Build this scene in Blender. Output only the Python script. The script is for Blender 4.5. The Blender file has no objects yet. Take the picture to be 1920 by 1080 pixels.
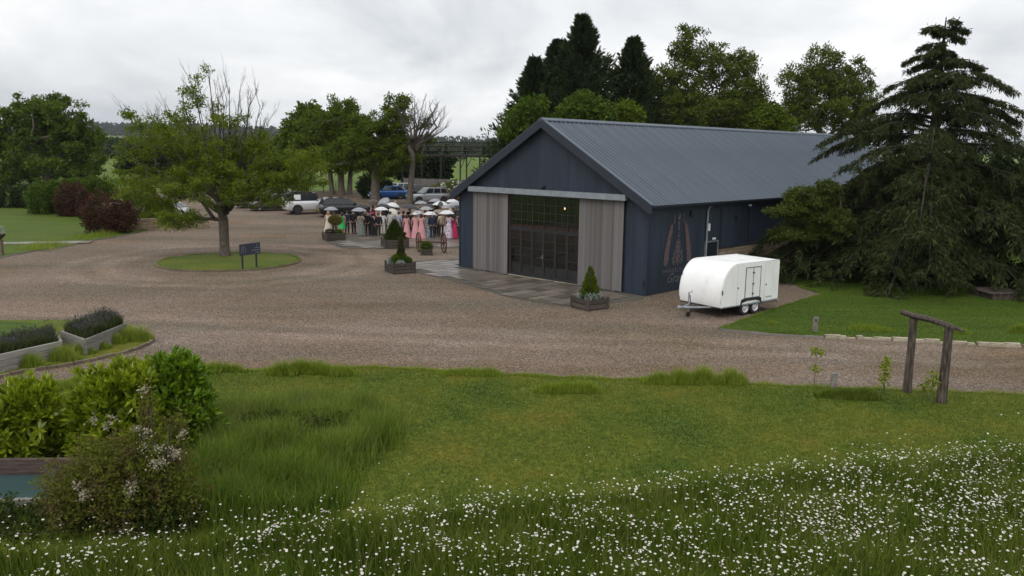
import bpy, bmesh, math, random
import numpy as np
from mathutils import Vector, Matrix
random.seed(7); rng = np.random.default_rng(7)
S = bpy.context.scene
COL = S.collection
PI = math.pi

# ------------------------------------------------------------------ camera
FPX, PITCH, ROLL, CAMH = 1519.4, .1667, .0123, 6.3
_c, _s, _cr, _sr = math.cos(PITCH), math.sin(PITCH), math.cos(ROLL), math.sin(ROLL)
_u0 = Vector((0, _s, _c)); _r0 = Vector((1, 0, 0)); FW = Vector((0, _c, -_s))
RT = _r0*_cr + _u0*_sr; UP = _u0*_cr - _r0*_sr
cam = bpy.data.cameras.new('camera'); camo = bpy.data.objects.new('camera', cam); COL.objects.link(camo)
cam.sensor_width = 36; cam.lens = FPX/1920*36; cam.clip_start = .1; cam.clip_end = 12000
m = Matrix((RT, UP, -FW)).transposed().to_4x4(); m.translation = (0, 0, CAMH); camo.matrix_world = m
S.camera = camo

# ------------------------------------------------------------------ sky, sun, exposure
SUN_EL, SUN_AZ = math.radians(52), math.radians(205)      # azimuth clockwise from +Y: behind and left of the camera
w = bpy.data.worlds.new('World'); S.world = w; w.use_nodes = True
nt = w.node_tree; N = nt.nodes; L = nt.links; N.clear()
out = N.new('ShaderNodeOutputWorld'); bg = N.new('ShaderNodeBackground'); bg.inputs[1].default_value = .1
sky = N.new('ShaderNodeTexSky'); sky.sky_type = 'NISHITA'; sky.sun_disc = False
sky.sun_elevation = SUN_EL; sky.sun_rotation = SUN_AZ; sky.dust_density = 3
tc = N.new('ShaderNodeTexCoord'); sep = N.new('ShaderNodeSeparateXYZ'); L.new(tc.outputs['Generated'], sep.inputs[0])
def mth(op, a, b=None, clamp=False):
    n = N.new('ShaderNodeMath'); n.operation = op; n.use_clamp = clamp
    for i, v in enumerate((a, b)):
        if v is None: continue
        if isinstance(v, (int, float)): n.inputs[i].default_value = v
        else: L.new(v, n.inputs[i])
    return n.outputs[0]
zc = mth('MAXIMUM', sep.outputs[2], 0.0); zd = mth('ADD', zc, .42)
cmb = N.new('ShaderNodeCombineXYZ'); L.new(mth('DIVIDE', sep.outputs[0], zd), cmb.inputs[0]); L.new(mth('DIVIDE', sep.outputs[1], zd), cmb.inputs[1])
def nz(scale, detail, off):
    mp = N.new('ShaderNodeMapping'); mp.inputs['Location'].default_value = off; mp.inputs['Scale'].default_value = (1, 1, 1)
    L.new(cmb.outputs[0], mp.inputs[0]); n = N.new('ShaderNodeTexNoise'); n.inputs['Scale'].default_value = scale
    n.inputs['Detail'].default_value = detail; n.inputs['Roughness'].default_value = .55; n.inputs['Distortion'].default_value = .5
    L.new(mp.outputs[0], n.inputs['Vector']); return n.outputs['Fac']
cl = mth('ADD', mth('MULTIPLY', nz(1.5, 5, (3.1, 1.7, 0)), .85), mth('MULTIPLY', nz(4.5, 4, (7, 2, 0)), .15))
ramp = N.new('ShaderNodeValToRGB'); L.new(cl, ramp.inputs[0])
e = ramp.color_ramp.elements; e[0].position = .36; e[0].color = (.56, .59, .62, 1); e[1].position = .62; e[1].color = (1.0, 1.0, 1.0, 1)
mid = ramp.color_ramp.elements.new(.49); mid.color = (.80, .82, .84, 1)
# overcast dome: dimmer at the horizon than overhead
grad = mth('ADD', mth('MULTIPLY', sep.outputs[2], 4.5), 9.2)
vm = N.new('ShaderNodeVectorMath'); vm.operation = 'SCALE'; L.new(ramp.outputs[0], vm.inputs[0]); L.new(grad, vm.inputs['Scale'])
mix = N.new('ShaderNodeMix'); mix.data_type = 'RGBA'; mix.inputs[0].default_value = .94
L.new(sky.outputs[0], mix.inputs[6]); L.new(vm.outputs[0], mix.inputs[7]); L.new(mix.outputs[2], bg.inputs[0]); L.new(bg.outputs[0], out.inputs[0])
sl = bpy.data.lights.new('sun', 'SUN'); sl.energy = 1.2; sl.angle = math.radians(35); sl.color = (1, .97, .93)
so = bpy.data.objects.new('sun', sl); COL.objects.link(so)
sd = Vector((math.sin(SUN_AZ)*math.cos(SUN_EL), math.cos(SUN_AZ)*math.cos(SUN_EL), math.sin(SUN_EL)))
so.rotation_euler = sd.to_track_quat('Z', 'Y').to_euler(); so.location = (0, -20, 40)
vs = S.view_settings; vs.view_transform = 'Standard'; vs.look = 'None'; vs.exposure = 0.2; vs.gamma = 1
S.cycles.use_denoising = True; S.cycles.max_bounces = 8; S.cycles.transparent_max_bounces = 16
S.cycles.caustics_reflective = False; S.cycles.caustics_refractive = False

# ------------------------------------------------------------------ pixel -> world
HB = [(-500, 0), (58, 0), (90, .75), (130, 1.65), (300, 2.6), (700, 3.4)]
def T(y):
    for (y0, z0), (y1, z1) in zip(HB, HB[1:]):
        if y <= y1: return z0 + (z1-z0)*max(0, y-y0)/(y1-y0)
    return 3.4
def ray(px, py): return FW + RT*((px-960)/FPX) + UP*((540-py)/FPX)
def G(px, py, dz=0):
    d = ray(px, py); z = 0
    for i in range(40):
        t = (z+dz-CAMH)/d.z; z = .5*z + .5*T(d.y*t)
    return Vector((d.x*t, d.y*t, T(d.y*t)+dz))
def V(px, py, Y):
    d = ray(px, py); return Vector((0, 0, CAMH)) + d*(Y/d.y)
def GX(px, py):
    g = G(px, py); return g.x, g.y

# ------------------------------------------------------------------ materials
MATS = {}
def _ramp(n, cols):
    r = n.new('ShaderNodeValToRGB'); el = r.color_ramp.elements
    while len(el) < len(cols): el.new(.5)
    for i, c in enumerate(cols):
        el[i].position = i/(len(cols)-1); el[i].color = (*c, 1)
    return r
def M(name, cols, rough=.7, scale=4, detail=4, bump=0, bscale=None, metal=0, spec=.4, stretch=(1, 1, 1), island=0, trans=0, world=False, gain=1.0, objrand=0, coat=0, voronoi=None, emit=0, transmission=0, alpha=1):
    """procedural surface: noise between the colours, optionally random per loose piece"""
    if name in MATS: return MATS[name]
    if isinstance(cols[0], (int, float)): cols = [tuple(v*.86 for v in cols), tuple(min(1, v*1.12) for v in cols)]
    m = bpy.data.materials.new(name); m.use_nodes = True; MATS[name] = m
    t = m.node_tree; n = t.nodes; l = t.links
    p = n['Principled BSDF']; o = n['Material Output']
    tc = n.new('ShaderNodeTexCoord'); mp = n.new('ShaderNodeMapping'); mp.inputs['Scale'].default_value = stretch
    if world:
        g = n.new('ShaderNodeNewGeometry'); l.new(g.outputs['Position'], mp.inputs[0])
    else: l.new(tc.outputs['Object'], mp.inputs[0])
    no = n.new('ShaderNodeTexNoise'); no.inputs['Scale'].default_value = scale; no.inputs['Detail'].default_value = detail; no.inputs['Roughness'].default_value = .6
    l.new(mp.outputs[0], no.inputs['Vector'])
    def mt(op, a, b):
        q = n.new('ShaderNodeMath'); q.operation = op
        for i, v in enumerate((a, b)):
            if isinstance(v, (int, float)): q.inputs[i].default_value = v
            else: l.new(v, q.inputs[i])
        return q.outputs[0]
    fac = mt('ADD', mt('MULTIPLY', mt('SUBTRACT', no.outputs['Fac'], .5), 2.0*gain), .5)
    if island:
        g2 = n.new('ShaderNodeNewGeometry'); fac = mt('ADD', mt('MULTIPLY', fac, 1-island), mt('MULTIPLY', g2.outputs['Random Per Island'], island))
    if objrand:
        oi = n.new('ShaderNodeObjectInfo'); fac = mt('ADD', mt('MULTIPLY', fac, 1-objrand), mt('MULTIPLY', oi.outputs['Random'], objrand))
    r = _ramp(n, cols); l.new(fac, r.inputs[0]); colr = r.outputs[0]
    l.new(colr, p.inputs['Base Color'])
    p.inputs['Roughness'].default_value = rough; p.inputs['Metallic'].default_value = metal; p.inputs['Specular IOR Level'].default_value = spec
    if coat: p.inputs['Coat Weight'].default_value = coat; p.inputs['Coat Roughness'].default_value = .08
    if transmission: p.inputs['Transmission Weight'].default_value = transmission
    if alpha < 1: p.inputs['Alpha'].default_value = alpha
    if emit: l.new(colr, p.inputs['Emission Color']); p.inputs['Emission Strength'].default_value = emit
    if bump:
        b = n.new('ShaderNodeBump'); b.inputs['Strength'].default_value = bump; b.inputs['Distance'].default_value = .03
        if bscale:
            nb = n.new('ShaderNodeTexNoise'); nb.inputs['Scale'].default_value = bscale; nb.inputs['Detail'].default_value = 3; l.new(mp.outputs[0], nb.inputs['Vector']); l.new(nb.outputs['Fac'], b.inputs['Height'])
        else: l.new(no.outputs['Fac'], b.inputs['Height'])
        l.new(b.outputs[0], p.inputs['Normal'])
    if trans:
        tr = n.new('ShaderNodeBsdfTranslucent'); l.new(colr, tr.inputs[0]); ms = n.new('ShaderNodeMixShader'); ms.inputs[0].default_value = trans
        l.new(p.outputs[0], ms.inputs[1]); l.new(tr.outputs[0], ms.inputs[2]); l.new(ms.outputs[0], o.inputs[0])
    return m
def ground_mat(name, fine, big, fscale, lanes=None, vor=0, bump=.4, rough=.9, stripe=None, spec=.2, bigscale=.16):
    """ground cover: fine grain times large soft patches, in world space"""
    m = bpy.data.materials.new(name); m.use_nodes = True; MATS[name] = m
    t = m.node_tree; n = t.nodes; l = t.links; p = n['Principled BSDF']
    g = n.new('ShaderNodeNewGeometry')
    def noise(sc, det=4, st=None):
        q = n.new('ShaderNodeTexNoise'); q.inputs['Scale'].default_value = sc; q.inputs['Detail'].default_value = det; q.inputs['Roughness'].default_value = .6
        if st:
            mp = n.new('ShaderNodeMapping'); mp.inputs['Scale'].default_value = st[0]; mp.inputs['Rotation'].default_value = st[1]; l.new(g.outputs['Position'], mp.inputs[0]); l.new(mp.outputs[0], q.inputs['Vector'])
        else: l.new(g.outputs['Position'], q.inputs['Vector'])
        return q.outputs['Fac']
    def stretchf(f, k):
        q = n.new('ShaderNodeMapRange'); q.inputs[1].default_value = .5-.5/k; q.inputs[2].default_value = .5+.5/k; l.new(f, q.inputs[0]); return q.outputs[0]
    if vor:
        v = n.new('ShaderNodeTexVoronoi'); v.inputs['Scale'].default_value = vor; l.new(g.outputs['Position'], v.inputs['Vector'])
        sx = n.new('ShaderNodeSeparateColor'); l.new(v.outputs['Color'], sx.inputs[0])
        mx = n.new('ShaderNodeMath'); mx.operation = 'MULTIPLY_ADD'; l.new(sx.outputs[0], mx.inputs[0]); mx.inputs[1].default_value = .8
        q = n.new('ShaderNodeMath'); q.operation = 'MULTIPLY'; l.new(noise(fscale, 5), q.inputs[0]); q.inputs[1].default_value = .3; l.new(q.outputs[0], mx.inputs[2]); ff = mx.outputs[0]; hgt = v.outputs['Distance']
    else: ff = stretchf(noise(fscale, 6), 2.2); hgt = ff
    rf = _ramp(n, fine); l.new(ff, rf.inputs[0])
    rb = _ramp(n, big); l.new(stretchf(noise(bigscale, 5), 2.0), rb.inputs[0])
    mi = n.new('ShaderNodeMix'); mi.data_type = 'RGBA'; mi.blend_type = 'MULTIPLY'; mi.inputs[0].default_value = 1
    l.new(rf.outputs[0], mi.inputs[6]); l.new(rb.outputs[0], mi.inputs[7]); col = mi.outputs[2]
    if stripe:
        f2 = stretchf(noise(1.0, 2, stripe), 2.5); r2 = _ramp(n, [(.78, .82, .76), (1.22, 1.18, 1.15)]); l.new(f2, r2.inputs[0])
        m2 = n.new('ShaderNodeMix'); m2.data_type = 'RGBA'; m2.blend_type = 'MULTIPLY'; m2.inputs[0].default_value = 1; l.new(col, m2.inputs[6]); l.new(r2.outputs[0], m2.inputs[7]); col = m2.outputs[2]
    for (kind, a_, b_, width, gainc) in (lanes or []):
        # worn wheel tracks: a ring round a point or a straight band
        wob = n.new('ShaderNodeMath'); wob.operation = 'MULTIPLY_ADD'; l.new(noise(.35, 4), wob.inputs[0]); wob.inputs[1].default_value = 2.4; wob.inputs[2].default_value = -1.2
        if kind == 'ring':
            dn = n.new('ShaderNodeVectorMath'); dn.operation = 'DISTANCE'; l.new(g.outputs['Position'], dn.inputs[0]); dn.inputs[1].default_value = (a_[0], a_[1], 0); dist = dn.outputs['Value']
        else:
            dn = n.new('ShaderNodeVectorMath'); dn.operation = 'DOT_PRODUCT'; l.new(g.outputs['Position'], dn.inputs[0]); dn.inputs[1].default_value = (a_[0], a_[1], 0); dist = dn.outputs['Value']
        d1 = n.new('ShaderNodeMath'); l.new(dist, d1.inputs[0]); l.new(wob.outputs[0], d1.inputs[1])
        d2 = n.new('ShaderNodeMath'); d2.operation = 'SUBTRACT'; l.new(d1.outputs[0], d2.inputs[0]); d2.inputs[1].default_value = b_
        d3 = n.new('ShaderNodeMath'); d3.operation = 'ABSOLUTE'; l.new(d2.outputs[0], d3.inputs[0])
        mr = n.new('ShaderNodeMapRange'); mr.interpolation_type = 'SMOOTHSTEP'; l.new(d3.outputs[0], mr.inputs[0]); mr.inputs[1].default_value = width*.25; mr.inputs[2].default_value = width; mr.inputs[3].default_value = 1; mr.inputs[4].default_value = 0
        mk = n.new('ShaderNodeMath'); mk.operation = 'MULTIPLY'; l.new(mr.outputs[0], mk.inputs[0]); l.new(stretchf(noise(.5, 3), 1.6), mk.inputs[1])
        m3 = n.new('ShaderNodeMix'); m3.data_type = 'RGBA'; m3.blend_type = 'MULTIPLY'; l.new(mk.outputs[0], m3.inputs[0]); l.new(col, m3.inputs[6]); m3.inputs[7].default_value = (*gainc, 1); col = m3.outputs[2]
    l.new(col, p.inputs['Base Color']); p.inputs['Roughness'].default_value = rough; p.inputs['Specular IOR Level'].default_value = spec
    b = n.new('ShaderNodeBump'); b.inputs['Strength'].default_value = bump; b.inputs['Distance'].default_value = .03; l.new(hgt, b.inputs['Height']); l.new(b.outputs[0], p.inputs['Normal'])
    return m
m_gravel = ground_mat('gravel', [(.030, .023, .018), (.112, .086, .069), (.165, .130, .106), (.31, .265, .23)], [(.74, .60, .40), (.95, .88, .78), (1.02, .97, .93), (1.22, 1.23, 1.26)], 30, lanes=[('ring', (-15.85, 45), 6.4, .8, (1.45, 1.48, 1.52)), ('ring', (-15.85, 45), 8.3, .8, (1.45, 1.48, 1.52)), ('line', (.12, .99), 27.6, .75, (1.4, 1.42, 1.46)), ('line', (.12, .99), 25.9, .75, (1.4, 1.42, 1.46)), ('ring', (-15.85, 45), 4.6, .9, (.72, .68, .60)), ('line', (-.02, 1.0), 23.1, .9, (.80, .74, .58))], vor=27, bump=1.0, bigscale=.14, stripe=((.06, .3, 1), (0, 0, .35)))
m_field = ground_mat('field_grass', [(.060, .098, .007), (.095, .14, .012)], [(.75, .8, .7), (1.2, 1.15, 1.1)], .6, bump=.2, bigscale=.012)
m_lawn = ground_mat('lawn_grass', [(.034, .054, .004), (.074, .100, .008), (.13, .14, .016)], [(.62, .82, .70), (1.0, 1.0, 1.0), (1.5, 1.08, 1.1)], 9, bump=.5, bigscale=.42)
m_lawn_l = ground_mat('striped_lawn', [(.040, .066, .004), (.074, .108, .007)], [(.88, .92, .88), (1.1, 1.08, 1.05)], 7, bump=.4, bigscale=.2, stripe=((.04, .75, 1), (0, 0, .5)))
m_lawn_r = ground_mat('mown_lawn', [(.034, .062, .004), (.064, .100, .008)], [(.85, .92, .88), (1.12, 1.08, 1.05)], 9, bump=.4, bigscale=.25, stripe=((.1, 1.3, 1), (0, 0, .12)))
m_soil = ground_mat('soil', [(.05, .035, .024), (.11, .08, .055)], [(.8, .8, .8), (1.2, 1.1, 1)], 14, bump=.6)
m_paveb = ground_mat('paving_joint', [(.06, .055, .045), (.11, .10, .08)], [(.8, .8, .8), (1.1, 1.1, 1.1)], 18, bump=.3)
m_flag = M('flagstone', [(.028, .022, .017), (.105, .085, .067), (.15, .125, .10), (.24, .215, .19)], rough=.36, scale=1.2, objrand=.6, bump=.25, bscale=14, spec=.5)
m_navy = M('navy_cladding', [(.018, .026, .040), (.028, .040, .061)], rough=.5, scale=1.6, detail=7, stretch=(1.6, 1.6, .12), gain=1.9, spec=.35, objrand=.3)
m_navyd = M('navy_trim', [(.016, .021, .032), (.024, .031, .046)], rough=.5, scale=1)
m_roof = M('roof_sheet_paint', [(.036, .050, .070), (.058, .079, .107)], rough=.45, scale=1.2, detail=7, stretch=(1.5, .16, .16), gain=1.9, spec=.5, objrand=.3)
m_galv = M('galvanised', [(.22, .25, .28), (.36, .39, .42)], rough=.45, scale=5, metal=.5)
m_timber = M('weathered_plank', [(.045, .039, .037), (.12, .109, .106), (.165, .153, .150), (.25, .238, .236)], rough=.85, scale=3, stretch=(9, 9, .5), objrand=.45, bump=.3, gain=1.3)
m_planter = M('planter_timber', [(.024, .018, .014), (.058, .046, .037), (.115, .096, .08)], rough=.85, scale=4, stretch=(1, 1, 6), objrand=.35, bump=.3)
m_sleeper = M('grey_sleeper', [(.09, .08, .07), (.20, .185, .165), (.30, .28, .25)], rough=.88, scale=3, stretch=(.8, 3, 7), objrand=.25, bump=.4)
m_oldwood = M('old_dark_wood', [(.022, .016, .012), (.06, .046, .036), (.13, .105, .085)], rough=.9, scale=4, stretch=(6, 6, .7), bump=.7, gain=1.4)
m_glass = M('window_glass', [(.9, .95, .93), (1, 1, 1)], rough=.01, spec=.5, transmission=1.0)
m_steel = M('black_steel', [(.012, .013, .014), (.025, .026, .028)], rough=.45, scale=6)
m_red = M('red_oxide_steel', [(.10, .022, .016), (.15, .035, .026)], rough=.6, scale=4)
m_stone = M('limestone', [(.13, .10, .065), (.26, .20, .13), (.38, .31, .21)], rough=.9, scale=3, objrand=.5, bump=.6, bscale=12)
m_pale = M('pale_kerb_stone', [(.20, .17, .12), (.36, .31, .23), (.48, .43, .34)], rough=.9, scale=5, objrand=.35, bump=.5, bscale=14)
m_brick = M('kerb_brick', [(.10, .075, .05), (.20, .155, .11)], rough=.9, scale=4, objrand=.5, bump=.4)
m_white = M('white_grp', [(.74, .74, .72), (.84, .84, .83)], rough=.3, scale=.7, spec=.5)
m_grp = M('white_grp_stained', [(.60, .58, .53), (.78, .775, .76), (.83, .83, .82), (.85, .85, .84), (.85, .85, .84)], rough=.32, scale=1.5, detail=7, stretch=(1.2, 1.2, .45), spec=.5, gain=1.25)
m_black = M('black_rubber', [(.010, .010, .011), (.022, .022, .022)], rough=.8, scale=9)
m_dark = M('dark_void', [(.01, .01, .01), (.016, .016, .016)], rough=.9)
m_bark = M('bark_grey', [(.045, .036, .028), (.11, .09, .07), (.16, .135, .11)], rough=.95, scale=5, stretch=(3, 3, .8), bump=.8, gain=1.3)
m_barkp = M('bark_pine', [(.06, .035, .022), (.16, .09, .06)], rough=.95, scale=4, stretch=(3, 3, .8), bump=.8)
def leafm(name, cols, trans=.28, rough=.65, isl=.6, spec=.10, sc=.6):
    # keep the foliage greens fresh: a little more yellow, less blue
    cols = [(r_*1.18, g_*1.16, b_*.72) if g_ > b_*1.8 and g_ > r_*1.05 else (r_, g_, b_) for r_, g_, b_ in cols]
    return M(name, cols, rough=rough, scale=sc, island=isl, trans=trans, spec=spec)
lf_ash = leafm('leaf_ash', [(.050, .080, .009), (.105, .150, .016), (.19, .245, .032)], trans=.42)
lf_syc = leafm('leaf_sycamore', [(.030, .055, .006), (.060, .098, .011), (.125, .17, .022)])
lf_mid = leafm('leaf_broad', [(.034, .056, .006), (.068, .105, .010), (.13, .17, .020)], trans=.36)
lf_pop = leafm('leaf_poplar', [(.032, .050, .008), (.066, .094, .017), (.13, .16, .042)])
lf_lime = leafm('leaf_lime', [(.030, .055, .008), (.055, .095, .014), (.085, .13, .022)])
lf_con = leafm('needle_dark', [(.010, .020, .010), (.021, .035, .016), (.046, .064, .028)], trans=.1, spec=.12, rough=.8)
lf_ced = leafm('needle_cedar', [(.008, .012, .006), (.022, .030, .014), (.058, .070, .034)], trans=.12, spec=.1, rough=.8)
lf_ced2 = leafm('leaf_small_tree', [(.026, .040, .010), (.052, .070, .018), (.09, .11, .03)], trans=.28)
lf_red = leafm('leaf_photinia', [(.022, .028, .012), (.06, .030, .018), (.13, .035, .024)], trans=.15)
lf_laurel = leafm('leaf_laurel', [(.050, .090, .006), (.17, .235, .014), (.36, .41, .045)], trans=.35, rough=.35, spec=.5)
lf_rose = leafm('leaf_rose', [(.045, .075, .010), (.11, .14, .02), (.12, .095, .035), (.25, .16, .085)], trans=.35, isl=.3, sc=2.2)
lf_nettle = leafm('leaf_nettle', [(.015, .026, .010), (.035, .055, .016), (.06, .085, .025)], trans=.2)
lf_box = leafm('leaf_topiary', [(.032, .060, .008), (.075, .115, .014), (.17, .19, .03)], trans=.25)
lf_silver = leafm('leaf_silver', [(.20, .24, .22), (.40, .45, .42)], trans=.1)
lf_lav = leafm('leaf_lavender', [(.022, .036, .014), (.050, .068, .028), (.08, .085, .055)], trans=.15)
lf_lavf = leafm('flower_lavender', [(.05, .046, .055), (.10, .09, .11)], trans=.15)
lf_rust = leafm('grass_rust', [(.07, .035, .014), (.14, .07, .028), (.2, .11, .05)], trans=.2)
lf_sap = leafm('leaf_sapling', [(.10, .14, .012), (.20, .24, .025)], trans=.3)
lf_far = leafm('leaf_far_wood', [(.014, .024, .010), (.028, .042, .016)], trans=.1)
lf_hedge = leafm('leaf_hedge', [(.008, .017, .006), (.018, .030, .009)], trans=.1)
gr_short = M('blade_lawn', [(.026, .050, .004), (.064, .098, .007), (.115, .135, .012), (.18, .15, .032)], rough=.6, scale=.42, detail=6, island=.25, trans=.3, spec=.08, gain=1.5)
gr_tall = leafm('blade_tall', [(.040, .080, .012), (.085, .145, .024), (.16, .215, .05), (.32, .31, .15)], trans=.42, isl=.5, sc=.35)
gr_mead = leafm('blade_meadow', [(.022, .044, .008), (.060, .100, .015), (.125, .165, .034), (.26, .25, .10)], trans=.38, isl=.5, sc=.4)
gr_tuft = leafm('blade_tuft', [(.075, .13, .014), (.15, .22, .03), (.24, .30, .06), (.38, .36, .16)], trans=.45, isl=.55, sc=.5)
m_petal = M('daisy_petal', [(.68, .68, .64), (.80, .80, .78)], rough=.6, trans=.2)
m_yolk = M('daisy_centre', [(.45, .26, .02), (.60, .36, .03)], rough=.7)
m_blossom = leafm('cream_blossom', [(.22, .19, .13), (.42, .38, .29)], trans=.2)

# ------------------------------------------------------------------ object helpers
def link(o, parent=None):
    COL.objects.link(o)
    if parent is not None: o.parent = parent
    return o
def tag(o, label=None, cat=None, group=None, kind=None):
    if label: o['label'] = label
    if cat: o['category'] = cat
    if group: o['group'] = group
    if kind: o['kind'] = kind
    return o
def thing(name, label, cat, loc=(0, 0, 0), rz=0, group=None):
    o = bpy.data.objects.new(name, None); o.empty_display_size = .2; link(o); o.location = loc; o.rotation_euler = (0, 0, rz)
    return tag(o, label, cat, group)
def npobj(name, verts, quads, mat, parent=None, smooth=False, tris=None, mi=None):
    me = bpy.data.meshes.new(name); verts = np.asarray(verts, np.float32)
    q = np.asarray(quads, np.int32).reshape(-1, 4) if quads is not None and len(quads) else np.zeros((0, 4), np.int32)
    t = np.asarray(tris, np.int32).reshape(-1, 3) if tris is not None and len(tris) else np.zeros((0, 3), np.int32)
    me.vertices.add(len(verts)); me.vertices.foreach_set('co', verts.ravel())
    nl = q.size + t.size; me.loops.add(nl); me.loops.foreach_set('vertex_index', np.concatenate([q.ravel(), t.ravel()]))
    npoly = len(q)+len(t); me.polygons.add(npoly)
    me.polygons.foreach_set('loop_start', np.concatenate([np.arange(len(q))*4, q.size+np.arange(len(t))*3]).astype(np.int32))
    for mm in (mat if isinstance(mat, (list, tuple)) else [mat]): me.materials.append(mm)
    if mi is not None: me.polygons.foreach_set('material_index', np.asarray(mi, np.int32))
    me.update(calc_edges=True)
    if smooth: me.polygons.foreach_set('use_smooth', np.ones(npoly, bool))
    o = bpy.data.objects.new(name, me); return link(o, parent)
class MB:
    def __init__(s): s.v = []; s.f = []; s.m = []; s.cur = 0
    def add(s, vs, fs):
        b = len(s.v); s.v += [tuple(v) for v in vs]; s.f += [tuple(b+i for i in f) for f in fs]; s.m += [s.cur]*len(fs); return s
    def box(s, x0, x1, y0, y1, z0, z1):
        return s.add([(x0, y0, z0), (x1, y0, z0), (x1, y1, z0), (x0, y1, z0), (x0, y0, z1), (x1, y0, z1), (x1, y1, z1), (x0, y1, z1)],
                     [(0, 3, 2, 1), (4, 5, 6, 7), (0, 1, 5, 4), (1, 2, 6, 5), (2, 3, 7, 6), (3, 0, 4, 7)])
    def quad(s, a, b, c, d): return s.add([a, b, c, d], [(0, 1, 2, 3)])
    def prism(s, poly, axis, a, b):
        n = len(poly)
        def pt(p, t): return {'x': (t, p[0], p[1]), 'y': (p[0], t, p[1]), 'z': (p[0], p[1], t)}[axis]
        vs = [pt(p, a) for p in poly] + [pt(p, b) for p in poly]
        return s.add(vs, [tuple(range(n-1, -1, -1)), tuple(range(n, 2*n))] + [(i, (i+1) % n, n+(i+1) % n, n+i) for i in range(n)])
    def tube(s, pts, rs, n=6, cap=True):
        pts = [Vector(p) for p in pts]; rs = rs if isinstance(rs, (list, tuple)) else [rs]*len(pts); b = len(s.v); vs = []; fs = []
        for i, p in enumerate(pts):
            d = (pts[min(i+1, len(pts)-1)]-pts[max(i-1, 0)]).normalized(); a = d.cross(Vector((0, 0, 1)) if abs(d.z) < .9 else Vector((1, 0, 0))).normalized(); c = d.cross(a)
            for k in range(n): vs.append(p + (a*math.cos(2*PI*k/n)+c*math.sin(2*PI*k/n))*rs[i])
        for i in range(len(pts)-1):
            for k in range(n): fs.append((i*n+k, i*n+(k+1) % n, (i+1)*n+(k+1) % n, (i+1)*n+k))
        if cap: fs.append(tuple(range(n-1, -1, -1))); fs.append(tuple((len(pts)-1)*n+k for k in range(n)))
        return s.add(vs, fs)
    def lathe(s, prof, n=16, axis='z', c=(0, 0, 0)):
        vs = []; fs = []
        for r, h in prof:
            for k in range(n):
                a = 2*PI*k/n; x, y = r*math.cos(a), r*math.sin(a)
                p = (x, y, h) if axis == 'z' else (x, h, y) if axis == 'y' else (h, x, y)
                vs.append((p[0]+c[0], p[1]+c[1], p[2]+c[2]))
        for i in range(len(prof)-1):
            for k in range(n): fs.append((i*n+k, i*n+(k+1) % n, (i+1)*n+(k+1) % n, (i+1)*n+k))
        return s.add(vs, fs)
    def build(s, name, mat, parent=None, smooth=False, bevel=0):
        me = bpy.data.meshes.new(name); me.from_pydata(s.v, [], s.f)
        for mm in (mat if isinstance(mat, (list, tuple)) else [mat]): me.materials.append(mm)
        if any(s.m): me.polygons.foreach_set('material_index', s.m)
        bm = bmesh.new(); bm.from_mesh(me)
        bmesh.ops.recalc_face_normals(bm, faces=bm.faces)
        if bevel:
            bmesh.ops.remove_doubles(bm, verts=bm.verts, dist=1e-5)
            bmesh.ops.bevel(bm, geom=[e_ for e_ in bm.edges if len(e_.link_faces) == 2 and e_.calc_face_angle(0) > .5], offset=bevel, segments=2, affect='EDGES', clamp_overlap=True)
        bm.to_mesh(me); bm.free()
        if smooth: me.polygons.foreach_set('use_smooth', [True]*len(me.polygons))
        return link(bpy.data.objects.new(name, me), parent)
def copyof(src, name, parent=None, loc=None, rot=None, scale=None):
    o = src.copy(); o.name = name; link(o); o.parent = parent
    if loc is not None: o.location = loc
    if rot is not None: o.rotation_euler = rot
    if scale is not None: o.scale = scale
    return o
def copy_tree(root):
    r = root.copy(); link(r)
    for ch in root.children:
        c = ch.copy(); link(c); c.parent = r
        for g in ch.children:
            d = g.copy(); link(d); d.parent = c
    return r
def unit_mesh(name, mat, bump=.0, seed=0):
    """bevelled unit block, origin at its base centre"""
    b = MB().box(-.5, .5, -.5, .5, 0, 1).build(name, mat, bevel=.05); r = random.Random(seed)
    for v in b.data.vertices:
        if bump: v.co += Vector((r.uniform(-bump, bump), r.uniform(-bump, bump), r.uniform(-bump, bump)*(v.co.z > .3)))
    me = b.data; bpy.data.objects.remove(b); return me
def piece(me, name, parent, loc, rz, scale):
    o = bpy.data.objects.new(name, me); link(o, parent); o.location = loc; o.rotation_euler = (0, 0, rz); o.scale = scale; return o
def clip(poly, y, keep_below):
    outp = []
    for i in range(len(poly)):
        a, b = poly[i-1], poly[i]; ia = (a[1] <= y) == keep_below or a[1] == y; ib = (b[1] <= y) == keep_below or b[1] == y
        if ia != ib:
            t = (y-a[1])/(b[1]-a[1]); outp.append((a[0]+(b[0]-a[0])*t, y))
        if ib: outp.append(b)
    return outp
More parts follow.
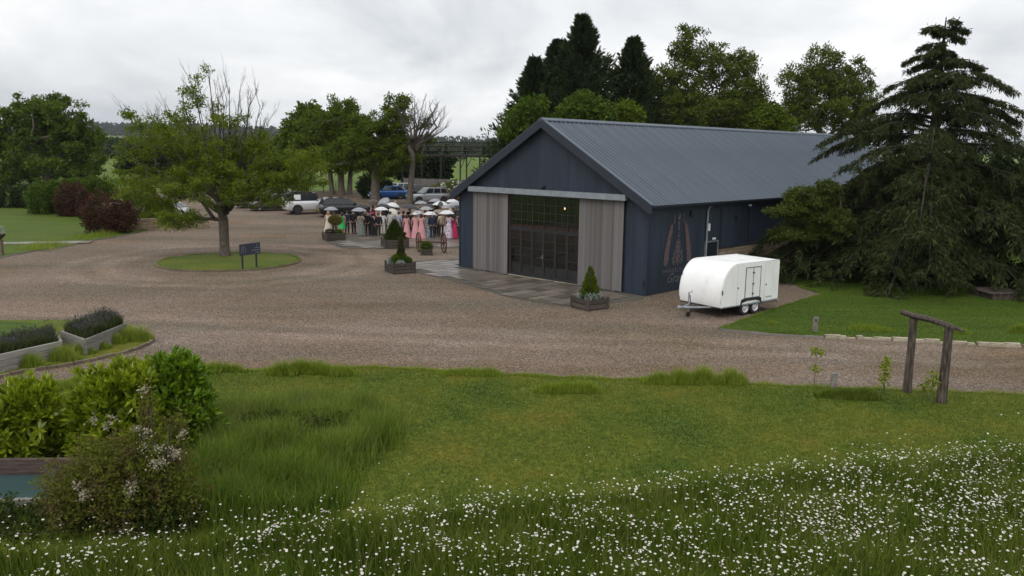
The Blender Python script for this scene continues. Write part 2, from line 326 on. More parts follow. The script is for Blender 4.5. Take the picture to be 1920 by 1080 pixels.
def sheet(name, poly, dz, mat, parent=None, skirt=0, kind='structure'):
    bm = bmesh.new(); cuts = [-1e9, 58, 90, 130, 300, 1e9]
    for lo, hi in zip(cuts, cuts[1:]):
        p = clip(clip(poly, hi, True), lo, False)
        if len(p) < 3: continue
        f = bm.faces.new([bm.verts.new((x, y, T(y)+dz)) for x, y in p]); bmesh.ops.triangulate(bm, faces=[f])
    bmesh.ops.remove_doubles(bm, verts=bm.verts, dist=1e-4); bmesh.ops.recalc_face_normals(bm, faces=bm.faces)
    for f in bm.faces:
        if f.normal.z < 0: f.normal_flip()
    if skirt:
        ed = [e_ for e_ in bm.edges if e_.is_boundary]; r = bmesh.ops.extrude_edge_only(bm, edges=ed)
        for v in r['geom']:
            if isinstance(v, bmesh.types.BMVert): v.co.z -= skirt
    me = bpy.data.meshes.new(name); bm.to_mesh(me); bm.free(); me.materials.append(mat)
    o = link(bpy.data.objects.new(name, me), parent)
    if kind and parent is None: o['kind'] = kind
    return o
def smooth_line(pts, n=6):
    p = [Vector((*q, 0)) if len(q) == 2 else Vector(q) for q in pts]; o = []
    for i in range(len(p)-1):
        a, b, c, d = p[max(i-1, 0)], p[i], p[i+1], p[min(i+2, len(p)-1)]
        for k in range(n):
            t = k/n; o.append(.5*((2*b)+(c-a)*t+(2*a-5*b+4*c-d)*t*t+(3*b-a-3*c+d)*t**3))
    o.append(p[-1]); return [(v.x, v.y) for v in o]
def inpoly(x, y, poly):
    px = np.array([p[0] for p in poly]); py = np.array([p[1] for p in poly]); r = np.zeros(len(x), bool); j = len(poly)-1
    for i in range(len(poly)):
        c = ((py[i] > y) != (py[j] > y)) & (x < (px[j]-px[i])*(y-py[i])/(py[j]-py[i]+1e-12)+px[i]); r ^= c; j = i
    return r
def rnd_unit(n):
    v = rng.normal(size=(n, 3)); return v/np.linalg.norm(v, axis=1, keepdims=True)
def leaves(pos, dirs, length, width, roll=None):
    """kite shaped leaf blades, vectorised"""
    n = len(pos); d = dirs/np.linalg.norm(dirs, axis=1, keepdims=True); side = np.cross(d, rnd_unit(n)); side /= np.linalg.norm(side, axis=1, keepdims=True)+1e-9
    nor = np.cross(side, d)
    ln = (length*rng.uniform(.7, 1.25, n))[:, None]; wd = (width*rng.uniform(.7, 1.25, n))[:, None]
    v = np.empty((n, 4, 3)); v[:, 0] = pos; v[:, 1] = pos+d*ln*.5+side*wd*.5+nor*wd*.12; v[:, 2] = pos+d*ln; v[:, 3] = pos+d*ln*.5-side*wd*.5+nor*wd*.12
    return v.reshape(-1, 3), np.arange(n*4).reshape(-1, 4)
def blades(x, y, z, h, wd, lean=.3, seg=1):
    n = len(x); a = rng.uniform(0, 2*PI, n); b = rng.uniform(0, 2*PI, n); ln = h*rng.uniform(0, lean, n)
    s = np.stack([np.cos(a), np.sin(a), np.zeros(n)], 1)*(wd*.5)[:, None] if isinstance(wd, np.ndarray) else np.stack([np.cos(a), np.sin(a), np.zeros(n)], 1)*wd*.5
    p = np.stack([x, y, z], 1); t = p+np.stack([np.cos(b)*ln, np.sin(b)*ln, h], 1)
    if seg == 1:
        v = np.empty((n, 3, 3)); v[:, 0] = p-s; v[:, 1] = p+s; v[:, 2] = t
        return v.reshape(-1, 3), None, np.arange(n*3).reshape(-1, 3)
    mdl = p+np.stack([np.cos(b)*ln*.3, np.sin(b)*ln*.3, h*.62], 1)
    v = np.empty((n, 5, 3)); v[:, 0] = p-s; v[:, 1] = p+s; v[:, 2] = mdl+s*.8; v[:, 3] = mdl-s*.8; v[:, 4] = t; i = np.arange(n)[:, None]*5
    return v.reshape(-1, 3), i+np.array([[0, 1, 2, 3]]), i+np.array([[3, 2, 4]])

# ================================================================== THE SETTING
def hill(u): return 15+18*np.exp(-((u+.46)/.22)**2)+10*np.exp(-((u-.75)/.3)**2)
def terrain(x, y):
    z = np.interp(y, [p[0] for p in HB]+[9000], [p[1] for p in HB]+[3.4])
    t = np.clip((y-700)/1300, 0, 1); t = t*t*(3-2*t)
    return z + t*hill(x/np.maximum(y, 1))
ys = np.array([-300, -60, 0, 20, 40, 58, 74, 90, 110, 130, 180, 240, 300, 400, 550, 700, 800, 900, 1000, 1100, 1200, 1350, 1500, 1700, 1900, 2100, 2600, 3600, 6000.])
us = np.linspace(-1, 1, 81); xs = np.sign(us)*(np.abs(us)**1.8)*4500
X, Y = np.meshgrid(xs, ys); Z = terrain(X, Y)-.03
nx = len(xs); idx = np.arange(len(ys)*nx).reshape(len(ys), nx)
gq = np.stack([idx[:-1, :-1], idx[:-1, 1:], idx[1:, 1:], idx[1:, :-1]], -1).reshape(-1, 4)
tag(npobj('ground', np.stack([X, Y, Z], -1).reshape(-1, 3), gq, m_field), kind='structure')

sheet('gravel_yard', [(-46, 14), (46, 14), (46, 60), (22, 102), (-44, 102), (-46, 60)], 0, m_gravel)

# foreground lawn
edge = [GX(*p) for p in [(-420, 860), (-150, 790), (40, 752), (140, 728), (240, 711), (380, 700), (520, 697), (700, 692), (850, 700), (1000, 708), (1150, 714), (1300, 718), (1600, 731), (1920, 743), (2400, 765), (2700, 780)]]
fg_edge = smooth_line(edge, 5)
fg_poly = fg_edge + [(40, 2), (-40, 2)]
sheet('lawn', fg_poly, .05, m_lawn, skirt=.09)
# right lawn
rl = [GX(1350, 618), GX(1440, 626), GX(1545, 632), GX(1730, 640), GX(1918, 650), GX(2300, 668), (60, 33), (60, 75), (36, 68), (15.2, 45.0), GX(1500, 512), GX(1460, 519), GX(1503, 540), GX(1545, 552), GX(1480, 572), GX(1420, 592)]
sheet('lawn', rl, .05, m_lawn_r, skirt=.09)
# left lawn
ll = [GX(p, q) for p, q in [(-500, 560), (-200, 515), (0, 483), (60, 471), (110, 464), (172, 451), (255, 437)]] + [(-27.5, 63), (-29, 72), (-50, 86), (-90, 86), (-90, 30)]
sheet('lawn', ll, .05, m_lawn_l, skirt=.09)
# verge under the central trees
sheet('bank', [GX(p, q) for p, q in [(440, 372), (560, 370), (640, 371), (760, 366), (830, 362), (830, 356), (640, 358), (440, 362)]], .06, m_soil, skirt=.1)
# field beyond the yard, a little above the ground sheet
sheet('field', [(-95, 104), (-44, 100), (-30, 103), (8, 104), (8, 240), (-160, 240)], .02, m_field)

# roundabout island
IC = Vector((-15.85, 45.0)); IR = 3.75
isl = [(IC.x+IR*math.cos(2*PI*k/64), IC.y+IR*math.sin(2*PI*k/64)) for k in range(64)]
sheet('island_lawn', isl, .09, m_lawn, skirt=.12)
um_brick = unit_mesh('brick', m_brick, .03, 1)
kb = thing('kerb', None, None, (IC.x, IC.y, 0)); kb['kind'] = 'structure'
for k in range(58):
    a = 2*PI*k/58; piece(um_brick, 'kerb_stone', kb, ((IR+.06)*math.cos(a), (IR+.06)*math.sin(a), -.02), a+PI/2+random.uniform(-.02, .02), (.395, .11, .12+random.uniform(-.01, .012)))
um_stone = unit_mesh('stone', m_stone, .06, 2); um_pale = unit_mesh('pale_stone', m_pale, .12, 3)
def row(me, name, parent, pts, lmin, lmax, dep, h, gap=.015, zo=-.02, jit=.02):
    """lay pieces end to end along a polyline"""
    pts = [Vector((p[0], p[1])) for p in pts]; seg = 0; pos = pts[0].copy(); rem = (pts[1]-pts[0]).length
    while seg < len(pts)-1:
        ln = random.uniform(lmin, lmax); d = (pts[seg+1]-pts[seg]).normalized()
        if rem < ln:
            if rem > .08: ln = rem-gap
            else:
                seg += 1
                if seg >= len(pts)-1: break
                pos = pts[seg].copy(); rem = (pts[seg+1]-pts[seg]).length; continue
        c = pos+d*(ln/2); hh = random.uniform(*h)
        piece(me, name, parent, (c.x+random.uniform(-jit, jit), c.y+random.uniform(-jit, jit), T(c.y)+zo), math.atan2(d.y, d.x)+random.uniform(-.03, .03), (ln, dep*random.uniform(.85, 1.15), hh))
        pos += d*(ln+gap); rem -= ln+gap
k2 = thing('kerb', None, None, (0, 0, 0)); k2['kind'] = 'structure'
row(um_pale, 'kerb_stone', k2, [GX(1545, 634), GX(1640, 637), GX(1730, 642), GX(1830, 647), GX(1918, 652), GX(2150, 664)], .18, .55, .17, (.07, .16), jit=.035)
um_edge = unit_mesh('edging_board', m_sleeper, .02, 4)
k3 = thing('edging', None, None); k3['kind'] = 'structure'
row(um_edge, 'edging_board', k3, [GX(1350, 619), GX(1440, 628), GX(1545, 634)], .9, 1.3, .05, (.08, .10), jit=0)
row(um_edge, 'edging_board', k3, [GX(p, q) for p, q in [(-60, 493), (0, 484), (60, 472), (110, 465), (172, 452), (255, 438)]], 1.2, 1.8, .06, (.09, .11), jit=0)
k4 = thing('kerb', None, None); k4['kind'] = 'structure'
bedk = smooth_line([GX(p, q) for p, q in [(-120, 740), (0, 708), (70, 695), (140, 684), (200, 671), (250, 658), (280, 645), (286, 638), (270, 630)]], 4)
row(um_brick, 'kerb_stone', k4, bedk, .35, .5, .1, (.10, .12))
sheet('bed_verge', bedk+[GX(236, 606), GX(120, 601), GX(0, 601), GX(-150, 640)], .03, m_lawn, skirt=.05)
# slab path on the left lawn
um_slab = unit_mesh('slab', m_flag, .01, 5)
pth = thing('path', None, None); pth['kind'] = 'structure'
a0, a1 = Vector(GX(-30, 458)), Vector(GX(172, 455)); dd = (a1-a0); n_ = 9
for k in range(n_):
    c = a0+dd*((k+.5)/n_); piece(um_slab, 'paving_slab', pth, (c.x, c.y, .045), math.atan2(dd.y, dd.x)+random.uniform(-.02, .02), (dd.length/n_-.02, 1.1 if k < 6 else 1.3, .025))

# barn frame of reference
YAW = .799; A0 = Vector((5.979, 35.62, 0)); BD = Vector((math.cos(YAW), math.sin(YAW), 0)); BW = Vector((-math.sin(YAW), math.cos(YAW), 0))
def BL(x, y, z=0): return A0+BD*x+BW*y+Vector((0, 0, z))
def flags(name, poly, sx, sy, x0, x1, y0, y1):
    """rows of unequal flagstones in the barn's axes, inside a polygon"""
    base = [(BL(*p).x, BL(*p).y) for p in poly]
    pv = thing(name, None, None, A0, YAW); pv['kind'] = 'structure'
    o = sheet('bedding', [p for p in poly], .012, m_paveb, parent=pv)
    y = y0
    while y < y1:
        h = random.uniform(*sy); x = x0+random.uniform(-.4, 0)
        while x < x1:
            ln = random.uniform(*sx); cx, cy = x+ln/2, y+h/2
            if inpoly(np.array([x+.12, x+ln-.12, x+.12, x+ln-.12]), np.array([y+.1, y+.1, y+h-.1, y+h-.1]), poly).all(): piece(um_slab, 'flagstone', pv, (cx, cy, .008+random.uniform(0, .008)), 0, (ln-.025, h-.025, .03))
            x += ln
        y += h
flags('paving', [(0.0, 0.02), (-.75, -.4), (-2.4, .05), (-4.25, .3), (-4.75, 2), (-4.8, 3.6), (-4.2, 6.3), (-3.5, 9.3), (-3.1, 13), (-2.0, 15.1), (-.6, 15.9), (2.1, 14.8), (3.2, 12.5), (0, 12.4)], (.55, 1.2), (.5, .8), -5, 3.4, -.4, 16)
def bloc(px_, py_):
    p_ = G(px_, py_)-A0; return (p_.dot(BD), p_.dot(BW))
pv2 = [bloc(*q_) for q_ in [(645, 466), (700, 467), (760, 466), (861, 466), (900, 462), (900, 441), (860, 438), (760, 437), (660, 437), (606, 441), (612, 455)]]
flags('paving', pv2, (.7, 1.4), (.6, 1.0), min(p_[0] for p_ in pv2), max(p_[0] for p_ in pv2), min(p_[1] for p_ in pv2), max(p_[1] for p_ in pv2))
flags('paving', [(4.6, -.03), (4.6, -1.0), (6.2, -1.0), (6.2, -.03)], (.6, .9), (.45, .5), 4.6, 6.1, -1, 0)

# ================================================================== BARN
BWd, BLn, ZE, ZR = 12.4, 35.4, 4.10, 7.88
SLOPE = (ZR-ZE)/(BWd/2+.3)
def zroof(y): return ZR-SLOPE*abs(y-BWd/2)      # top of the roof over y
barn = thing('barn', 'long barn clad in dark navy corrugated metal with slate blue roof', 'barn', A0, YAW)
def bb(name, mat, *b, parent=barn, bevel=0): return MB().box(*b).build(name, mat, parent, bevel=bevel)
# core walls (hollow)
MB().box(.06, BLn, .06, .2, 0, ZE-.05).box(.06, BLn, BWd-.2, BWd-.06, 0, ZE-.05).build('wall', m_navyd, barn)
MB().prism([(.2, 0), (BWd-.2, 0), (BWd-.2, ZE-.1), (BWd/2, ZR-.4), (.2, ZE-.1)], 'x', BLn-.15, BLn).build('wall', m_navyd, barn)
MB().box(.06, .2, .2, 3.86, 0, 4.2).build('wall', m_navyd, barn)
MB().box(.06, .2, 8.62, BWd-.2, 0, 4.2).build('wall', m_navyd, barn)
MB().prism([(.5, 4.203), (BWd-.5, 4.203), (BWd/2, ZR-.35)], 'x', .06, .2).build('wall', m_navyd, barn)
bb('floor', M('barn_floor', (.09, .08, .07), rough=.6), .2, BLn-.2, .2, BWd-.2, 0, .04)
def corr(name, t0, t1, zb, zt, side):
    """one corrugated cladding sheet; side 'g' gable, 's' right wall, 'l' left wall"""
    n = int(round((t1-t0)/.025)); v = []; f = []
    for i in range(n+1):
        t = t0+(t1-t0)*i/n; o_ = .016+.013*math.sin(2*PI*t/.1)
        for z in (zb(t), max(zt(t), zb(t)+.01)):
            v.append((.04-o_, t, z) if side == 'g' else (t, .04-o_, z) if side == 's' else (t, BWd-.04+o_, z))
    for i in range(n): f.append((2*i, 2*i+1, 2*i+3, 2*i+2) if side != 's' else (2*i, 2*i+2, 2*i+3, 2*i+1))
    return npobj(name, v, f, m_navy, barn)
gt = lambda t: zroof(t)-.16
for k in range(13):
    t0, t1 = max(0, k*1.0-.3+.0), min(BWd, k*1.0+.7)
    if t1-t0 < .05: continue
    corr('cladding_sheet', t0, t1-.004, (lambda t: 0.02 if (t < 1.2 or t > 11.25) else 4.30), gt, 'g')
def zb_side(t): return .02 if t < 4.78 else 2.12 if t < 6.0 else 1.74
x = 0.0
for k in range(36):
    t0 = k*1.0; t1 = min(BLn, t0+1)
    cuts = [t0]+[c for c in (4.78, 6.0) if t0 < c < t1]+[t1]
    for a_, b_ in zip(cuts, cuts[1:]):
        mid_ = (a_+b_)/2; corr('cladding_sheet', a_, b_-.004, (lambda t, mm=mid_: zb_side(mm)), (lambda t: ZE-.08), 's')
corr('cladding_sheet', 0, BLn, (lambda t: .02), (lambda t: ZE-.08), 'l')
MB().box(-.025, .05, -.025, .05, .02, ZE+.02).build('corner_flashing', m_navyd, barn)
MB().box(-.025, .05, BWd-.05, BWd+.025, .02, ZE+.02).build('corner_flashing', m_navyd, barn)
# roof: slabs below, profiled sheets on top
X0R, X1R = -.32, BLn+.25
for sgn in (-1, 1):
    e_ = BWd/2+.3
    pr = [(BWd/2, ZR-.26), (BWd/2+sgn*e_, ZE-.24), (BWd/2+sgn*e_, ZE-.12), (BWd/2, ZR-.14)]
    MB().prism(pr, 'x', X0R+.06, X1R-.02).build('roof', m_navyd, barn)
    nrm = Vector((0, sgn*SLOPE, 1)).normalized(); v = []; f = []; prof = []
    for k in range(3): b_ = k/3; prof += [(b_, 0), (b_+.12, 0), (b_+.145, .055), (b_+.215, .055), (b_+.24, 0)]
    prof.append((1.0, 0))
    for (xx, hh) in prof:
        for tt in (0.02, 1):
            yy = BWd/2+sgn*(e_+.06)*tt; zz = ZR-SLOPE*(e_+.06)*tt-.045; p = Vector((xx, yy, zz))+nrm*hh; v.append(p)
    for i in range(len(prof)-1): f.append((2*i, 2*i+1, 2*i+3, 2*i+2))
    sh = npobj('roof_sheet', v, f, m_roof, barn); sh.location = (X0R, 0, 0)
    for k in range(1, 36): copyof(sh, 'roof_sheet', barn, (X0R+k*1.0, 0, 0))
    # barge board, outer face and return
    q = [(BWd/2, ZR-.01), (BWd/2+sgn*(e_+.08), ZE-.03-.02), (BWd/2+sgn*(e_+.08), ZE-.40), (BWd/2+sgn*(e_-.05), ZE-.40), (BWd/2, ZR-.42)]
    MB().prism(q, 'x', X0R-.05, X0R-.005).build('barge_board', m_navyd, barn)
    q2 = [(BWd/2, ZR+.03), (BWd/2+sgn*(e_+.07), ZE+.005), (BWd/2+sgn*(e_+.07), ZE-.04), (BWd/2, ZR-.01)]
    MB().prism(q2, 'x', X0R-.055, X0R+.17).build('verge_flashing', m_roof, barn)
    q3 = [(BWd/2, ZR-.30), (BWd/2+sgn*e_, ZE-.28), (BWd/2+sgn*e_, ZE-.36), (BWd/2, ZR-.38)]
    MB().prism(q3, 'x', X0R, .05).build('soffit', m_navyd, barn)
    yg = BWd/2+sgn*(e_+.10)
    MB().prism([(yg-.07, ZE-.03), (yg-.065, ZE-.11), (yg-.03, ZE-.15), (yg+.03, ZE-.15), (yg+.065, ZE-.11), (yg+.07, ZE-.03)], 'x', X0R+.03, X1R).build('gutter', m_navyd, barn)
MB().prism([(BWd/2-.22, ZR-.10), (BWd/2-.2, ZR-.05), (BWd/2, ZR+.06), (BWd/2+.2, ZR-.05), (BWd/2+.22, ZR-.10)], 'x', X0R-.06, X1R).build('ridge_cap', m_roof, barn)
# header rail and sliding doors
MB().box(-.34, -.06, 1.08, 11.38, 4.20, 4.47).build('header_rail', m_galv, barn, bevel=.01)
for t0, t1 in ((1.30, 3.88), (8.62, 11.22)):
    dr = MB().box(-.07, -.03, t0+.02, t1-.02, .12, 4.15).build('sliding_door', m_oldwood, barn); npl = 20; wpl = (t1-t0)/npl
    dr['label'] = 'silver grey weathered timber sliding door'
    pl = MB().box(-.11-.0, -.072, -.5, .5, 0, 1).build('plank', m_timber, dr); pl.hide_render = False
    for k in range(npl):
        o = pl if k == 0 else copyof(pl, 'plank', dr)
        o.location = (random.uniform(-.003, .003), t0+(k+.5)*wpl, .05+random.uniform(-.02, .02)); o.scale = (1, wpl-.005, 4.13)
# glazed screen
GY0, GY1 = 3.90, 8.50; bay = (GY1-GY0)/6
sc = MB(); sc.box(.0, .07, GY0-.06, GY0, .04, 4.2).box(.0, .07, GY1, GY1+.06, .04, 4.2).box(.0, .07, GY0, GY1, 4.10, 4.2).box(.0, .07, GY0, GY1, 2.44, 2.52)
for k in range(1, 6): sc.box(.005, .065, GY0+k*bay-.025, GY0+k*bay+.025, 2.52, 4.10)
for k in range(6):
    for zz in (2.92, 3.32, 3.72): sc.box(.02, .05, GY0+k*bay+.025, GY0+(k+1)*bay-.025, zz-.012, zz+.012)
    for q_ in (.5,): sc.box(.022, .048, GY0+(k+q_)*bay-.01, GY0+(k+q_)*bay+.01, 2.52, 4.10)
scr = sc.build('glazed_screen', m_steel, barn)
for k in range(6):
    for hb in range(2):
        for z0, z1 in ((2.525, 2.905), (2.935, 3.305), (3.335, 3.705), (3.735, 4.095)):
            y0 = GY0+(k+hb*.5)*bay+(.03 if hb == 0 else .014); y1 = GY0+(k+.5+hb*.5)*bay-(.014 if hb == 0 else .03)
            bb('pane', m_glass, .031, .037, y0, y1, z0, z1, parent=scr)
for k in range(6):
    y0, y1 = GY0+k*bay+.006, GY0+(k+1)*bay-.006; d_ = MB()
    d_.box(-.01, .05, y0, y0+.07, .05, 2.43).box(-.01, .05, y1-.07, y1, .05, 2.43).box(-.01, .05, y0+.07, y1-.07, 2.35, 2.43).box(-.01, .05, y0+.07, y1-.07, .05, .22)
    zs = [.22, .64, 1.07, 1.50, 1.92, 2.35]
    for zz in zs[1:-1]: d_.box(.005, .035, y0+.07, y1-.07, zz-.012, zz+.012)
    dd_ = d_.build('glazed_door', m_steel, barn)
    for z0, z1 in zip(zs, zs[1:]): bb('pane', m_glass, .016, .022, y0+.072, y1-.072, z0+.013, z1-.013, parent=dd_)
    if k == 3: MB().tube([(-.02, y0+.035, 1.12), (-.07, y0+.035, 1.12), (-.07, y0+.16, 1.12)], .012).tube([(-.02, y0+.035, 1.05), (-.03, y0+.035, 1.25)], .02).build('handle', m_galv, dd_)
bb('threshold', m_pale, -.05, .12, GY0-.05, GY1+.1, .02, .05)
bb('red_beam', m_red, .09, .2, GY0, GY1+.1, 2.52, 2.66)
bb('red_column', m_red, .03, .2, 8.565, 8.615, .04, 4.2)
for k in range(3): MB().box(6+k*7, 6.2+k*7, 3.2, 3.4, .04, 5.8).box(6+k*7, 6.2+k*7, 9, 9.2, .04, 5.8).build('red_column', m_red, barn)
MB().box(-.06, -.02, 6.15, 6.30, 4.55, 4.70).tube([(-.06, 6.22, 4.6), (-.2, 6.22, 4.55)], .06).build('flood_light', m_black, barn)
MB().box(-.06, .0, .06, .16, .42, .72).build('vent', m_black, barn)
bb('base_rail', m_navyd, -.02, .03, 8.6, BWd-.05, 0, .05)
# right wall fittings
MB().tube([(4.80, -.33, ZE-.1), (4.80, -.12, ZE-.35), (4.80, -.07, ZE-.5), (4.78, -.07, .02)], .045, 8).build('downpipe', m_galv, barn)
MB().tube([(5.6, -.06, 3.72), (6.15, -.06, 3.70), (6.15, -.06, 1.3)], .03, 6).build('conduit', m_steel, barn)
MB().tube([(8.85, -.35, ZE-.1), (8.85, -.08, ZE-.4), (8.88, -.08, 1.7)], .035, 6).build('downpipe', m_steel, barn)
MB().box(4.84, 4.92, -.16, -.03, 2.65, 3.0).build('junction_box', m_white, barn)
MB().box(3.28, 3.38, -.10, -.02, 3.45, 3.68).box(3.26, 3.40, -.16, -.06, 3.40, 3.47).build('wall_lamp', m_black, barn)
MB().box(8.78, 8.9, -.16, -.03, 3.68, 3.78).build('wall_lamp', m_white, barn)
MB().box(7.58, 7.70, -.08, -.02, 2.98, 3.22).build('wall_box', m_black, barn)
MB().box(5.40, 5.66, -.06, -.02, 2.18, 2.27).build('emergency_light', m_white, barn)
sdo = bb('side_door', M('side_door_paint', (.015, .019, .026), rough=.4), .0, .05, 4.84, 5.94, .04, 2.06) if False else MB().box(4.84, 5.94, .0, .05, .04, 2.06).build('side_door', M('side_door_paint', (.015, .019, .026), rough=.4), barn)
MB().box(5.36, 5.40, -.006, .0, .06, 2.04).build('door_gap', m_dark, sdo)
MB().tube([(5.32, -.04, 1.0), (5.32, -.04, 1.2)], .012).build('handle', m_galv, sdo)
MB().box(4.78, 4.84, -.03, .06, .02, 2.12).box(5.94, 6.0, -.03, .06, .02, 2.12).box(4.78, 6.0, -.03, .06, 2.06, 2.12).build('door_frame', m_galv, sdo)
# coursed rubble plinth
pli = bb('stone_plinth', M('mortar', (.20, .16, .11), rough=.95), 6.02, BLn, -.05, .06, 0, 1.70)
z = 0.0; rows_ = [.19, .16, .21, .15, .18, .14, .19, .16, .15, .13]; nst = 0
for h in rows_:
    xx = 6.04
    while xx < 18.2 and nst < 300:
        ln = random.uniform(.22, .62); piece(um_stone, 'stone', pli, (xx+ln/2, -.055+random.uniform(-.012, .012), z+.006), 0, (ln-.02, .11, h-.018)); xx += ln; nst += 1
    z += h
MB().box(6.0, BLn, -.13, .05, 1.70, 1.75).build('plinth_flashing', m_navyd, barn)

# painted emblem and lettering on the right wall (thin flat paint, just proud of the cladding)
m_pink = M('emblem_paint_pink', [(.028, .034, .048), (.11, .068, .068), (.19, .12, .115)], rough=.7, scale=19, detail=2, gain=2.4)
m_pale_p = M('emblem_paint_pale', [(.075, .075, .085), (.17, .16, .17)], rough=.7, scale=9, gain=2)
YP = -.006
def onwall(px, py):
    d = ray(px, py); n_ = BW; a = A0+BW*YP; t = (a-Vector((0, 0, CAMH))).dot(n_)/d.dot(n_); p = Vector((0, 0, CAMH))+d*t-A0; return p.dot(BD), p.z
em = MB()
def disc(x_, z_, rx, rz, n=8): em.add([(x_+rx*math.cos(2*PI*k/n), YP, z_+rz*math.sin(2*PI*k/n)) for k in range(n)], [tuple(range(n))])
def scaleband(x0, z0, x1, z1, w0, w1, bow):
    """tail of overlapping eyed feathers"""
    n = 16; L_, R_ = [], []
    for i in range(n+1):
        t = i/n; cx = x0+(x1-x0)*t+bow*math.sin(PI*t); cz = z0+(z1-z0)*t; ww = (w0+(w1-w0)*t**.7)*(1 if t < .88 else math.sqrt(max(.02, 1-((t-.88)/.12)**2)))*(1 if t > .06 else .6+t*6)
        L_.append((cx-ww/2, YP, cz)); R_.append((cx+ww/2, YP, cz))
    em.add(L_+R_, [(i, n+1+i, n+2+i, i+1) for i in range(n)])
em.cur = 0
scaleband(1.86, 3.12, 1.42, 1.22, .22, .40, -.06); scaleband(2.98, 3.12, 3.42, 1.22, .22, .40, .06)
em.cur = 1
def stroke(pts, wd):
    for (a_, c_), (b_, d_) in zip(pts, pts[1:]):
        dx, dz = b_-a_, d_-c_; q = math.hypot(dx, dz)+1e-9; nx_, nz_ = -dz/q*wd/2, dx/q*wd/2
        em.add([(a_+nx_, YP-.002, c_+nz_), (a_-nx_, YP-.002, c_-nz_), (b_-nx_, YP-.002, d_-nz_), (b_+nx_, YP-.002, d_+nz_)], [(0, 1, 2, 3)])
for s_ in (-1, 1):
    stroke([(2.42+s_*.5, 3.12), (2.42+s_*.40, 3.2), (2.42+s_*.36, 3.34), (2.42+s_*.38, 3.5), (2.42+s_*.33, 3.58)], .05)
    stroke([(2.42+s_*.02, 3.3), (2.42+s_*.12, 3.58)], .05); stroke([(2.42+s_*.0, 3.34), (2.42+s_*.05, 3.55)], .03)
    for zz, ww in ((2.25, .14), (2.1, .18), (1.95, .16), (1.82, .3), (1.7, .34), (1.55, .36), (1.42, .30), (1.32, .36)):
        stroke([(2.42+s_*ww*.3, zz-.05), (2.42+s_*ww, zz+.06), (2.42+s_*ww*1.1, zz-.04), (2.42+s_*ww*.6, zz-.09)], .028)
    stroke([(2.42+s_*.36, 1.28), (2.42+s_*.36, 1.95)], .03); stroke([(2.42+s_*.44, 1.3), (2.42+s_*.44, 1.62)], .025)
em.cur = 0
for zz, rx, rz in ((3.12, .10, .15), (2.9, .07, .12), (2.68, .05, .05), (2.55, .07, .06), (2.3, .09, .13), (2.06, .12, .10), (1.84, .15, .12), (1.6, .18, .14), (1.42, .12, .10), (1.25, .05, .10)): disc(2.42, zz, rx, rz)
em.build('painted_emblem', [m_pink, m_pale_p], barn)
def text_mesh(body, size, mat, parent, loc, rot, shear=0, name='lettering', space=1.0, align='LEFT'):
    cu = bpy.data.curves.new(name, 'FONT'); cu.body = body; cu.size = size; cu.shear = shear; cu.space_character = space; cu.align_x = align; cu.resolution_u = 3
    to = bpy.data.objects.new(name, cu); COL.objects.link(to); bpy.context.view_layer.update()
    me = bpy.data.meshes.new_from_object(to.evaluated_get(bpy.context.evaluated_depsgraph_get())); bpy.data.objects.remove(to)
    me.materials.clear(); me.materials.append(mat); o = link(bpy.data.objects.new(name, me), parent); o.location = loc; o.rotation_euler = rot; return o
text_mesh('WHARFEDALE', .27, m_pale_p, barn, (1.2, YP-.003, .88), (PI/2, 0, 0), space=1.35)
text_mesh('Grange', .62, m_pale_p, barn, (1.55, YP-.003, .42), (PI/2, 0, 0), shear=.5)

# pendant bulb hanging inside the barn
pb = thing('pendant_lamp', 'small glowing pendant bulb hanging behind the barn glazing', 'lamp', BL(2.2, 6.75, 3.42))
MB().lathe([(.0, -.05), (.03, -.03), (.042, 0), (.03, .04), (.02, .08), (.0, .085)], 12).build('bulb', M('bulb_glow', [(1, .55, .22), (1, .65, .32)], emit=1.6), pb, smooth=True)
MB().lathe([(.03, .08), (.03, .14), (.0, .14)], 10).tube([(0, 0, .13), (0, 0, 3.86)], .006, 5).build('flex', m_black, pb)

